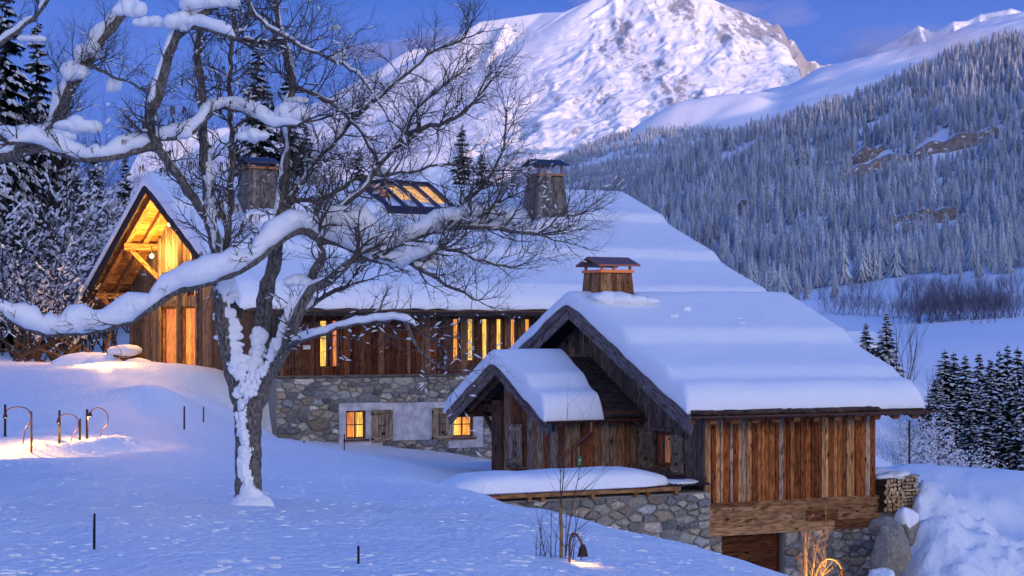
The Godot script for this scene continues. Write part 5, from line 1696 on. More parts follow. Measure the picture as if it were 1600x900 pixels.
# a spruce with drooping tiers: [wood, needles, snow]
func spruce(h: float, r: float, sd: int, snowy: float) -> Array:
	var rs := RandomNumberGenerator.new()
	rs.seed = sd
	var wood := MB.new()
	var ne := MB.new()
	var sn := MB.new()
	wood.tube([Vector3(0, -1.5, 0), Vector3(0, h * 0.5, 0), Vector3(0, h, 0)], [h * 0.016, h * 0.01, 0.01], [h * 0.016, h * 0.01, 0.01], 6, Color(0.07, 0.05, 0.04))
	var whorls := int(clampf(h * 3.4, 16, 50))
	for w in whorls:
		var t := (w + rs.randf() * 0.6) / whorls
		var y := lerpf(h * 0.05, h * 0.985, t)
		var ln := r * pow(1.0 - t, 0.82) * rs.randf_range(0.85, 1.1) + 0.12
		var nb := 10 if t < 0.7 else 7
		var a0 := rs.randf() * TAU
		for b in nb:
			var a := a0 + TAU * b / nb + rs.randf_range(-0.25, 0.25)
			var l := ln * rs.randf_range(0.7, 1.12)
			var out := Vector3(cos(a), 0, sin(a))
			var side := Vector3(-sin(a), 0, cos(a))
			var yb := y + rs.randf_range(-0.8, 0.8) * h / whorls
			var droop := lerpf(0.55, 0.05, t) * rs.randf_range(0.7, 1.3)
			var segs := 5
			var pts := []
			for k in segs + 1:
				var s := float(k) / segs
				pts.append(Vector3(0, yb, 0) + out * l * s + Vector3.DOWN * (droop * l * (s * s * 1.25 - 0.35 * s * s * s * s)))
			var g := rs.randf_range(0.75, 1.25)
			var col := Color(0.018 * g, 0.032 * g, 0.02 * g)
			for k in segs:
				var s := float(k) / segs
				var wd := (l * 0.3 + 0.12) * (1.0 - s * 0.6) * rs.randf_range(0.8, 1.2)
				for sgn in [-1.0, 1.0]:
					for q in 2:
						var f := (q + rs.randf()) * 0.5
						var p: Vector3 = pts[k].lerp(pts[k + 1], f)
						var dirv: Vector3 = (side * sgn * rs.randf_range(0.7, 1.1) + out * rs.randf_range(0.35, 0.8) + Vector3.DOWN * rs.randf_range(0.25, 0.75))
						var e := p + dirv * wd
						var wv := out * wd * 0.28
						ne.tri3(p - wv, p + wv, e, col, col, col * 1.5, (Vector3.UP * 0.7 + dirv * 0.5).normalized())
				if rs.randf() < 0.5:
					var p2: Vector3 = pts[k]
					var hang := p2 + Vector3.DOWN * wd * 0.8 + out * 0.1
					ne.tri3(p2 - out * wd * 0.3, p2 + out * wd * 0.35, hang, col, col, col, side)
			# a pillow of snow on the branch
			if rs.randf() < snowy:
				for q in 3:
					var c := rs.randf_range(0.25, 0.95) * segs
					var kk := mini(int(c), segs - 1)
					var p3: Vector3 = pts[kk].lerp(pts[kk + 1], c - kk)
					var wd2 := (l * 0.13 + 0.05) * (1.15 - c / segs * 0.6) * rs.randf_range(0.5, 1.3)
					var dr: Vector3 = (pts[kk + 1] - pts[kk]).normalized() + side * rs.randf_range(-0.7, 0.7)
					var half := dr * wd2 * rs.randf_range(0.8, 1.7)
					p3 += side * rs.randf_range(-0.1, 0.1) * l + Vector3.UP * 0.02
					sn.tube([p3 - half, p3 + Vector3.UP * wd2 * 0.25, p3 + half + Vector3.DOWN * wd2 * 0.2], [wd2 * 0.35, wd2 * rs.randf_range(0.7, 1.1), wd2 * 0.25], [wd2 * 0.12, wd2 * 0.42, wd2 * 0.1], 5, WHITE)
	return [wood.mesh(), ne.mesh(), sn.mesh()]

func plant_spruce(protos: Array, which: int, at: Vector3, h: float, wide: float, label: String, group: String, called := "spruce_tree") -> void:
	var o := thing(called, at, rng.randf() * TAU, label, "tree", group)
	var pr: Array = protos[which]
	o.scale = Vector3(wide, 1.0, wide) * (h / pr[3])
	part("trunk", pr[0], M.twig, o)
	part("crown", pr[1], M.needles, o)
	part("snow", pr[2], M.snow, o, true)

# a bare broadleaf: [wood, snow]
func bare_tree(h: float, spread: float, sd: int, stems: int, col: Color, snowy: float, levels: int, shoot := 0.35) -> Array:
	var keep := rng.state
	rng.seed = sd
	var wood := MB.new()
	var sn := MB.new()
	for s in stems:
		var a := rng.randf() * TAU
		var p := Vector3(cos(a), 0, sin(a)) * (0.25 * stems / 4.0) * rng.randf() + Vector3(0, -0.6, 0)
		var d := Vector3(cos(a) * spread * 0.5, 1.0, sin(a) * spread * 0.5).normalized()
		grow(wood, sn, p, d, h * rng.randf_range(0.35, 0.5), h * 0.012 / sqrt(stems), levels, col, snowy, spread, shoot)
	rng.state = keep
	return [wood.mesh(), sn.mesh()]

func grow(wood: MB, sn: MB, p: Vector3, d: Vector3, ln: float, r: float, level: int, col: Color, snowy: float, spread: float, shoot: float) -> void:
	var n := 4
	var pts := [p]
	var rr := [r]
	for i in n:
		d = (d + Vector3(rng.randf_range(-0.22, 0.22), rng.randf_range(-0.12, 0.2), rng.randf_range(-0.22, 0.22))).normalized()
		p += d * ln / n
		pts.append(p); rr.append(r * (1.0 - 0.45 * (i + 1) / n))
		if level > 0 and i >= 1:
			var side := d.cross(Vector3(rng.randf_range(-1, 1), rng.randf_range(-1, 1), rng.randf_range(-1, 1))).normalized()
			grow(wood, sn, p, (d + side * spread * rng.randf_range(0.6, 1.2)).normalized(), ln * rng.randf_range(0.45, 0.75), rr[i + 1] * 0.62, level - 1, col, snowy, spread, shoot)
	wood.tube(pts, rr, rr, 3 if level < 2 else 5, col, false)
	if level > 0: grow(wood, sn, p, d, ln * 0.62, rr[n] * 0.85, level - 1, col, snowy, spread, shoot)
	if snowy > 0.0:
		for i in n:
			var dv: Vector3 = (pts[i + 1] - pts[i])
			if absf(dv.normalized().y) > 0.8 or rng.randf() > (snowy * 2.2 if level > 0 else snowy * 0.6): continue
			var q: float = (0.03 + rr[i] * 1.6) * rng.randf_range(0.6, 1.9)
			var up: Vector3 = Vector3.UP * (rr[i] + q * 0.4)
			sn.tube([pts[i] + up, pts[i] + dv * 0.5 + up * 1.15, pts[i + 1] + up * 0.9], [q * 0.35, q * 1.1, q * 0.3], [q * 0.3, q * 0.85, q * 0.25], 5, WHITE)

func plant_bare(pr: Array, at: Vector3, sc: float, label: String, group: String, called := "bare_tree") -> void:
	var o := thing(called, at, rng.randf() * TAU, label, "tree", group)
	o.scale = Vector3.ONE * sc
	part("branches", pr[0], M.twig, o, true)
	if pr[1].get_surface_count(): part("snow", pr[1], M.snow, o, true)

# a frosted spruce for the far slopes
func frosted_spruce(sd: int, fat: float) -> ArrayMesh:
	var rs := RandomNumberGenerator.new()
	rs.seed = sd
	var m := MB.new()
	var tiers := 7
	for t in tiers:
		var f := float(t) / tiers
		var y0 := 0.04 + f * 0.9
		var r0 := 0.19 * fat * pow(1.0 - f, 0.8) * rs.randf_range(0.85, 1.15) + 0.008
		var top := Vector3(0, minf(1.0, y0 + 0.3 * (1.0 - f * 0.5)), 0)
		var n := 8
		var a0 := rs.randf() * TAU
		for k in n:
			var a := a0 + TAU * k / n + rs.randf_range(-0.2, 0.2)
			var r := r0 * rs.randf_range(0.65, 1.15)
			var e := Vector3(cos(a) * r, y0 - rs.randf() * 0.05, sin(a) * r)
			var a2 := a + TAU / n * 0.42
			var a3 := a - TAU / n * 0.42
			var b := Vector3(cos(a2) * r * 0.5, y0 + 0.05, sin(a2) * r * 0.5)
			var c := Vector3(cos(a3) * r * 0.5, y0 + 0.05, sin(a3) * r * 0.5)
			var w := rs.randf_range(0.72, 0.92)
			var snow := Color(w * 0.94, w, w * 1.05)
			var dark := Color(0.16, 0.17, 0.19)
			var nn := Vector3(cos(a), 0.8, sin(a)).normalized()
			m.tri3(top, b, e, snow * 0.9, dark, snow, nn)
			m.tri3(top, e, c, snow * 0.9, snow, dark, nn)
	return m.mesh()

# ---------------------------------------------------------------- forests and woods
const BANDS := [
	[283, -1300, 116, 12, 3, "long brown cliff band across the right half of the wooded hillside"],
	[188, -1235, 46, 9, 4, "brown cliff band in the wooded hillside, left of and below the longer one"],
	[150, -1190, 16, 12, 5, "small snowy crag low in the left part of the wooded hillside"],
	[258, -1345, 34, 9, 6, "snow-flecked crag above the left end of the long cliff band"],
	[112, -1290, 18, 12, 9, "leftmost small crag of the wooded hillside, near the chalet roof"],
	[222, -1010, 44, 7, 10, "dark rock outcrop low on the wooded hillside above the valley fields"],
]

func build_forest() -> void:
	var meshes := [frosted_spruce(1, 1.0), frosted_spruce(2, 0.75), frosted_spruce(3, 1.25), frosted_spruce(4, 1.05), frosted_spruce(5, 1.45), frosted_spruce(6, 0.85)]
	var rs := RandomNumberGenerator.new()
	rs.seed = 8
	var den := FastNoiseLite.new()
	den.seed = 30; den.frequency = 0.012; den.fractal_octaves = 3
	var spots := []
	var z := -735.0
	while z > -1760.0:
		var lim := (z + 735.0) / -1025.0
		var x := lerpf(10.0, -60.0, lim)
		var xe := lerpf(260.0, 580.0, lim)
		while x < xe:
			var px := x + rs.randf_range(-3.2, 3.2)
			var pz := z + rs.randf_range(-3.5, 3.5)
			var d := den.get_noise_2d(px, pz)
			var keep := d > -0.31
			if px < 70 and pz > -1000: keep = d > 0.1
			# open snow: glades, the clearings between the lower fields, bare patches above the cliffs
			for g in [[142, -785, 40, 30], [120, -770, 34, 20], [258, -1330, 14, 34], [150, -1180, 12, 20], [95, -1160, 16, 12], [470, -1600, 16, 30], [455, -1180, 12, 24], [325, -1560, 12, 24], [70, -1050, 30, 12], [200, -745, 60, 14]]:
				var q := pow((px - g[0]) / g[2], 2) + pow((pz - g[1]) / g[3], 2)
				if q < 1.45 + d: keep = false
			for b in BANDS:
				if absf(px - b[0]) < b[2] * 0.48 and pz > b[1] - 4.0 and pz < b[1] + 30.0 and rs.randf() < 0.93: keep = false
			if keep and valley.at(px, pz) > 5.0: spots.append([px, pz, rs.randf()])
			x += 5.7
		z -= 6.1
	spots.sort_custom(func(a, b): return a[1] > b[1])
	var lists := [[], [], [], [], [], []]
	var singles := 0
	var proto_label := "frosted spruce in the front rank of the wooded hillside"
	for s in spots:
		var y := hill(s[0], s[1]) - 0.4
		var edge := den.get_noise_2d(s[0] * 2.0 + 99, s[1] * 2.0)
		var h: float = lerpf(5.5, 17.5, sqrt(s[2])) * (1.0 + 0.5 * edge)
		var w: float = h * rs.randf_range(0.75, 1.2)
		var k := rs.randi() % 6
		var inview: bool = absf(s[0] / s[1]) < 0.285 and s[0] / -s[1] > 0.06
		if inview and singles < 300:
			singles += 1
			var o := part("forest_spruce", meshes[k], M.needles, self)
			o.position = Vector3(s[0], y, s[1]); o.rotation.y = rs.randf() * TAU
			o.scale = Vector3(w, h, w)
			tag(o, proto_label, "tree", "frosted spruces at the foot of the wooded hillside")
			continue
		lists[k].append([Transform3D(Basis(Vector3.UP, rs.randf() * TAU).scaled(Vector3(w, h, w)), Vector3(s[0], y, s[1])), rs.randf_range(0.62, 1.08) * (1.0 + 0.3 * den.get_noise_2d(s[0] * 1.5 + 300.0, s[1] * 1.5))])
	# the shoulder in the middle distance
	var sh := shoulder_land()
	z = -1700.0
	while z > -2760.0:
		var x := -170.0
		while x < 400.0:
			var px := x + rs.randf_range(-4, 4)
			var pz := z + rs.randf_range(-4, 4)
			var t := (px + 0.16 * pz + 380.0)
			var strip := absf(pz + 2050.0 + 0.9 * (px - 60)) < 40.0 + 14.0 * sin(px * 0.03) and px < 150
			if absf(pz + 2380.0 - 0.7 * (px - 80)) < 22.0 and px < 175 and px > 20: strip = true
			if Vector2(px - 190, (pz + 2420) * 0.5).length() < 14.0: strip = true
			if not strip and den.get_noise_2d(px, pz) > -0.3:
				var h := rs.randf_range(9.0, 14.0)
				lists[rs.randi() % 6].append([Transform3D(Basis(Vector3.UP, rs.randf() * TAU).scaled(Vector3(h, h, h)), Vector3(px, sh.at(px, pz) - 0.4, pz)), rs.randf_range(0.7, 1.05)])
			x += 8.2
		z -= 9.0
	for k in 6:
		var mm := MultiMesh.new()
		mm.transform_format = MultiMesh.TRANSFORM_3D
		mm.use_colors = true
		mm.mesh = meshes[k]
		mm.instance_count = lists[k].size()
		for i in lists[k].size():
			mm.set_instance_transform(i, lists[k][i][0])
			var c: float = lists[k][i][1]
			mm.set_instance_color(i, Color(c * 0.92, c * 0.97, c * 1.05))
		var o := MultiMeshInstance3D.new()
		o.multimesh = mm; o.material_override = M.needles
		o.name = numbered("hillside_forest", self)
		add_child(o, true)
		tag(o, "frosted spruce forest covering the valley side beyond the chalets", "forest", "hillside forest", "stuff")
	print("forest ", spots.size(), " shoulder etc ", lists[0].size())

func build_woods() -> void:
	var protos := []
	for k in 3:
		var a := spruce(10.0, 2.5, 60 + k, 0.85)
		a.append(10.0)
		protos.append(a)
	for k in 2:
		var a := spruce(16.0, 4.3, 70 + k, 0.7)
		a.append(16.0)
		protos.append(a)
	# the grove below the barn at the right
	var grove := [[1447, 700, 128], [1462, 655, 132], [1480, 618, 140], [1500, 600, 146], [1524, 606, 142], [1549, 590, 150], [1577, 588, 148], [1600, 594, 146], [1620, 590, 146], [1476, 545, 178], [1490, 548, 183], [1508, 553, 178], [1530, 550, 186], [1547, 560, 172], [1562, 545, 182], [1574, 536, 190], [1590, 540, 184], [1606, 543, 178], [1463, 590, 168], [1515, 640, 132], [1538, 650, 130], [1565, 640, 132], [1590, 650, 130], [1612, 660, 128]]
	for g in grove:
		var x: float = (g[0] - 800.0) / 2900.0 * g[2]
		var top: float = (510.0 - g[1]) / 2900.0 * g[2]
		var y := valley.at(x, -g[2]) if g[2] > 133 else near_land.at(x, -g[2])
		var h := maxf(5.0, top - y)
		plant_spruce(protos, rng.randi() % 3, Vector3(x, top - h, -g[2]), h, 0.9 * 10.0 / h + 0.25, "dark snow-dusted spruce in the grove right of the barn", "spruces in the grove right of the barn")
	for g in [[1385, 488, 212, "dark spruce standing left of the tall bare tree in the valley"], [1353, 503, 218, "snowy small spruce just right of the distant hut"]]:
		var x: float = (g[0] - 800.0) / 2900.0 * g[2]
		var top: float = (510.0 - g[1]) / 2900.0 * g[2]
		plant_spruce(protos, 1, Vector3(x, -9.5, -g[2]), top + 9.5, 1.0, g[3], "")
	# behind the chalet and at the left edge
	var tall := [[402, 62, 112, "dark tall spruce behind the chalet's left chimney"], [452, 96, 118, "second dark spruce behind the chalet, right of the left chimney"], [478, 190, 108, "short dark spruce peeping over the ridge right of the left chimney"], [722, 192, 122, "dark spruce peeping over the ridge left of the right chimney"], [752, 232, 124, "low dark spruce behind the ridge beside the right chimney"], [560, 225, 126, "low dark spruce behind the roof window"]]
	for g in tall:
		var x: float = (g[0] - 800.0) / 2900.0 * g[2]
		var top: float = (510.0 - g[1]) / 2900.0 * g[2]
		plant_spruce(protos, 3 + (int(g[0]) % 2), Vector3(x, -1.2, -g[2]), top + 1.2, 0.75, g[3], "")
	for g in [[8, -60, 96], [58, 20, 104], [-30, -20, 92], [98, 120, 110], [150, 215, 116], [196, 235, 118], [40, 200, 112], [120, 260, 108]]:
		var x: float = (g[0] - 800.0) / 2900.0 * g[2]
		var top: float = (510.0 - g[1]) / 2900.0 * g[2]
		plant_spruce(protos, 3 + (int(g[2]) % 2), Vector3(x, -1.4, -g[2]), top + 1.4, 0.62, "tall snow-patched spruce in the wood at the left edge", "spruces in the wood at the left edge")
	# tangled snowy broadleaves left of the chalet
	var brush := []
	for k in 5: brush.append(bare_tree(7.0, 0.75, 200 + k, 4, Color(0.05, 0.04, 0.034), 0.075, 4))
	var frosty := []
	for k in 4: frosty.append(bare_tree(11.0, 0.5, 300 + k, 2, Color(0.13, 0.11, 0.125), 0.04, 4))
	var thicket := [[12, 84, 1.1], [40, 80, 0.85], [70, 86, 1.2], [96, 82, 0.9], [122, 88, 1.1], [150, 84, 0.8], [176, 90, 1.1], [196, 94, 1.15], [30, 94, 1.5], [84, 98, 1.5], [138, 99, 1.4], [180, 104, 1.45], [215, 108, 1.3], [238, 112, 1.3], [58, 76, 0.6], [110, 77, 0.55], [5, 100, 1.7], [160, 108, 1.6], [20, 78, 1.3], [52, 90, 1.6], [105, 92, 1.5], [76, 79, 1.0], [130, 80, 0.9], [0, 88, 1.8], [148, 94, 1.5], [30, 84, 1.9], [90, 86, 1.75]]
	for g in thicket:
		var d: float = g[1]
		var x: float = (g[0] - 800.0) / 2900.0 * d
		plant_bare(brush[rng.randi() % 5], Vector3(x, near_land.at(x, -d) - 0.1, -d), g[2], "snow-covered bare tree in the thicket left of the chalet", "bare trees in the thicket left of the chalet")
	for g in [[110, 128, 1.3], [150, 134, 1.35], [188, 128, 1.3], [222, 138, 1.35], [258, 134, 1.25], [292, 140, 1.3], [325, 136, 1.25], [362, 140, 1.2], [70, 132, 1.5], [205, 150, 1.5], [275, 155, 1.45], [340, 150, 1.3], [500, 140, 1.1], [535, 144, 1.0]]:
		var d: float = g[1]
		var x: float = (g[0] - 800.0) / 2900.0 * d
		plant_bare(frosty[rng.randi() % 4], Vector3(x, 0.0, -d), g[2], "slender bare tree in the wood behind the chalet's gable", "bare trees in the wood behind the chalet")
	# valley trees
	var hedge := []
	for k in 4: hedge.append(bare_tree(9.0, 0.42, 400 + k, 4, Color(0.085, 0.08, 0.12), 0.0, 4, 0.3))
	var px := 1432.0
	while px < 1600.0:
		var d := lerpf(575.0, 600.0, (px - 1430.0) / 170.0)
		var x := (px - 800.0) / 2900.0 * d
		for dz in [0.0, 9.0]:
			plant_bare(hedge[rng.randi() % 4], Vector3(x + rng.randf_range(-1.5, 1.5), hill(x, -d - dz), -d - dz), rng.randf_range(0.9, 1.4), "bare frosted tree in the belt between the valley fields", "bare trees in the belt between the valley fields", "hedgerow_tree")
		px += 4.0
	for b in [[1288, 1440, 640, 600, 4.5, 0.9], [1440, 1604, 655, 705, 4.5, 1.1]]:
		px = b[0]
		while px < b[1]:
			var d := lerpf(b[2], b[3], (px - b[0]) / (b[1] - b[0])) + rng.randf_range(-6, 6)
			var x := (px - 800.0) / 2900.0 * d
			plant_bare(hedge[rng.randi() % 4], Vector3(x, hill(x, -d) - 0.2, -d), b[5] * rng.randf_range(0.8, 1.25), "bare dark tree in the lower tree belt near the barn roof" if b[0] < 1400 else "bare dark tree in the upper tree belt of the valley fields", "bare trees in the belts between the valley fields", "hedgerow_tree")
			px += b[4]
	for g in [[1520, 552], [1532, 550], [1544, 548], [1555, 552]]:
		var x: float = (g[0] - 800.0) / 2900.0 * g[1]
		plant_bare(hedge[rng.randi() % 4], Vector3(x, hill(x, -g[1]), -g[1]), 0.75, "bare tree of the small clump on the lower field", "small clump of trees on the lower field", "hedgerow_tree")
	for k in 26:
		var d := lerpf(690.0, 740.0, rng.randf())
		var pxx := rng.randf_range(1240.0, 1460.0)
		var x := (pxx - 800.0) / 2900.0 * d
		plant_bare(hedge[rng.randi() % 4], Vector3(x, hill(x, -d), -d), rng.randf_range(0.8, 1.4), "bare greyish tree at the foot of the wooded hillside", "bare trees at the foot of the wooded hillside", "hedgerow_tree")
	for k in 22:
		var d := lerpf(630.0, 660.0, rng.randf())
		var pxx := rng.randf_range(1440.0, 1600.0)
		var x := (pxx - 800.0) / 2900.0 * d
		plant_bare(hedge[rng.randi() % 4], Vector3(x, hill(x, -d - 60), -d - 60), rng.randf_range(0.8, 1.2), "bare tree along the edge of the upper valley field", "bare trees along the upper valley field", "hedgerow_tree")
	var shrub := [bare_tree(3.2, 0.8, 500, 6, Color(0.13, 0.11, 0.13), 0.07, 4), bare_tree(3.4, 0.8, 501, 6, Color(0.13, 0.11, 0.13), 0.07, 4)]
	for g in [[1402, 100, 1.0], [1425, 104, 1.3], [1446, 108, 1.3], [1470, 108, 1.4], [1494, 104, 1.3], [1520, 110, 1.4], [1550, 106, 1.3], [1580, 108, 1.3], [1438, 122, 1.5], [1460, 120, 1.5], [1486, 118, 1.4], [1412, 120, 1.3]]:
		var d: float = g[1]
		var x: float = (g[0] - 800.0) / 2900.0 * d
		plant_bare(shrub[rng.randi() % 2], Vector3(x, near_land.at(x, -d) - 0.1, -d), g[2], "frosted shrub at the foot of the spruce grove", "frosted shrubs below the spruce grove", "frosted_shrub")
	var thin := bare_tree(11.0, 0.16, 520, 3, Color(0.1, 0.075, 0.07), 0.0, 3)
	plant_bare(thin, Vector3(40.5, -9.0, -192.0), 1.25, "tall slim bare tree standing alone beyond the barn roof", "")
	var small := bare_tree(6.0, 0.6, 521, 3, Color(0.12, 0.1, 0.11), 0.0, 4)
	plant_bare(small, Vector3(44.5, -8.3, -198.0), 0.9, "small round bare tree right of the tall slim one", "")
	var wide := bare_tree(9.0, 0.6, 522, 5, Color(0.15, 0.12, 0.1), 0.0, 4)
	plant_bare(wide, Vector3(39.0, -8.0, -245.0), 1.0, "broad brownish bare tree behind the barn roof, left of the hut", "")
	# far hut
	var hx := 42.0
	var hz := -228.0
	var o := thing("mountain_hut", Vector3(hx, -5.8, hz), 0.3, "small distant hut with a snowy roof beyond the barn roof", "hut")
	var m := MB.new()
	m.cuboid(Vector3(-2.2, -3, -3), Vector3(2.2, 3.9, 3), Color(0.09, 0.06, 0.045))
	part("wall", m, M.wood, o)
	m = MB.new()
	m.quad(Vector3(-2.8, 3.6, 3.6), Vector3(2.8, 3.6, 3.6), Vector3(2.8, 5.2, 0), Vector3(-2.8, 5.2, 0), WHITE)
	m.quad(Vector3(2.8, 3.6, -3.6), Vector3(-2.8, 3.6, -3.6), Vector3(-2.8, 5.2, 0), Vector3(2.8, 5.2, 0), WHITE)
	m.quad(Vector3(-2.8, 3.2, 3.6), Vector3(2.8, 3.2, 3.6), Vector3(2.8, 3.6, 3.6), Vector3(-2.8, 3.6, 3.6), WHITE)
	m.tri(Vector3(2.8, 3.3, 3.6), Vector3(2.8, 3.3, -3.6), Vector3(2.8, 5.2, 0), WHITE)
	m.tri(Vector3(-2.8, 3.3, -3.6), Vector3(-2.8, 3.3, 3.6), Vector3(-2.8, 5.2, 0), WHITE)
	part("roof", m, M.snow, o)

# ---------------------------------------------------------------- garden things
func path_lamp(base: Vector3, pts: Array, label: String, group: String, energy: float, col: Color) -> void:
	var o := thing("garden_lamp", base, 0.0, label, "lamp", group)
	var raw := []
	for p in pts: raw.append(Vector3(p[0], p[1], p[2]))
	var path := smooth_path(raw, 0.04, 0.0)
	var m := MB.new()
	m.pipe(path, 0.0125, 8, col)
	part("gooseneck", m, M.metal, o)
	var e: Vector3 = path[path.size() - 1]
	m = MB.new()
	m.tube([e + Vector3(0, 0.05, 0), e + Vector3(0, 0.01, 0), e + Vector3(0, -0.07, 0)], [0.016, 0.036, 0.055], [0.016, 0.036, 0.055], 12, Color(0.06, 0.035, 0.025), false)
	var sh := part("lamp_shade", m, M.metal, o)
	m = MB.new()
	m.blob(e + Vector3(0, -0.045, 0), Vector3(0.03, 0.03, 0.03), WHITE, fine, 0.0, 10, 7)
	part("bulb", m, M.glow_bulb if energy > 0.1 else M.glow_dim, sh)
	lamp(e + Vector3(0, -0.045, 0), energy, sh, 0.02)

func stake(x: float, d: float, h: float, r: float, col: Color, label: String, lean := Vector2.ZERO, group := "") -> void:
	var y := ground(x, -d)
	var m := MB.new()
	m.tube([Vector3(0, -0.3, 0), Vector3(lean.x * 0.5, h * 0.5, lean.y * 0.5), Vector3(lean.x, h, lean.y)], [r, r, r * 0.9], [r, r, r * 0.9], 8, col, true, 0.12, rng)
	var o := part("marker_stake", m, M.wood, self)
	o.position = Vector3(x, y, -d)
	tag(o, label, "stake", group)

func boulder(at: Vector3, r: Vector3, sd: int, label: String, snow_top: float) -> void:
	var n := FastNoiseLite.new()
	n.seed = sd; n.frequency = 0.9; n.fractal_octaves = 4
	var o := thing("boulder", at, 0.0, label, "boulder")
	var m := MB.new()
	var planes := []
	var rp := RandomNumberGenerator.new()
	rp.seed = sd * 7
	for k in 11:
		var q := Vector3(rp.randf_range(-1, 1), rp.randf_range(-1, 1), rp.randf_range(-1, 1)).normalized()
		planes.append([q, rp.randf_range(0.68, 0.95)])
	var pts := PackedVector3Array()
	for j in 19:
		for i in 29:
			var a := TAU * (i % 28) / 28.0
			var b := PI * (j / 18.0 - 0.5)
			var d := Vector3(cos(b) * cos(a), sin(b), cos(b) * sin(a))
			var s := 0.0
			for p in planes: s += pow(maxf(0.0, d.dot(p[0]) / p[1]), 22.0)
			var f := 1.0 / pow(s + 0.06, 1.0 / 22.0) + 0.14 * n.get_noise_3dv(d * 3.0 * r)
			pts.append(d * r * f)
	m.grid(pts, 29, 19, Color(0.42, 0.37, 0.29), true)
	part("rock", m, M.stone, o)
	if snow_top > 0.0:
		m = MB.new()
		var cap := PackedVector3Array()
		for p in pts:
			var d2 := p.normalized()
			var k := smoothstep(0.25, 0.6, d2.y + 0.3 * n.get_noise_3dv(p * 3.0))
			cap.append(p * lerpf(0.93, 1.02, k) + Vector3.UP * snow_top * 0.7 * k)
		m.grid(cap, 29, 19, WHITE, true)
		part("snow_cap", m, M.snow, o)

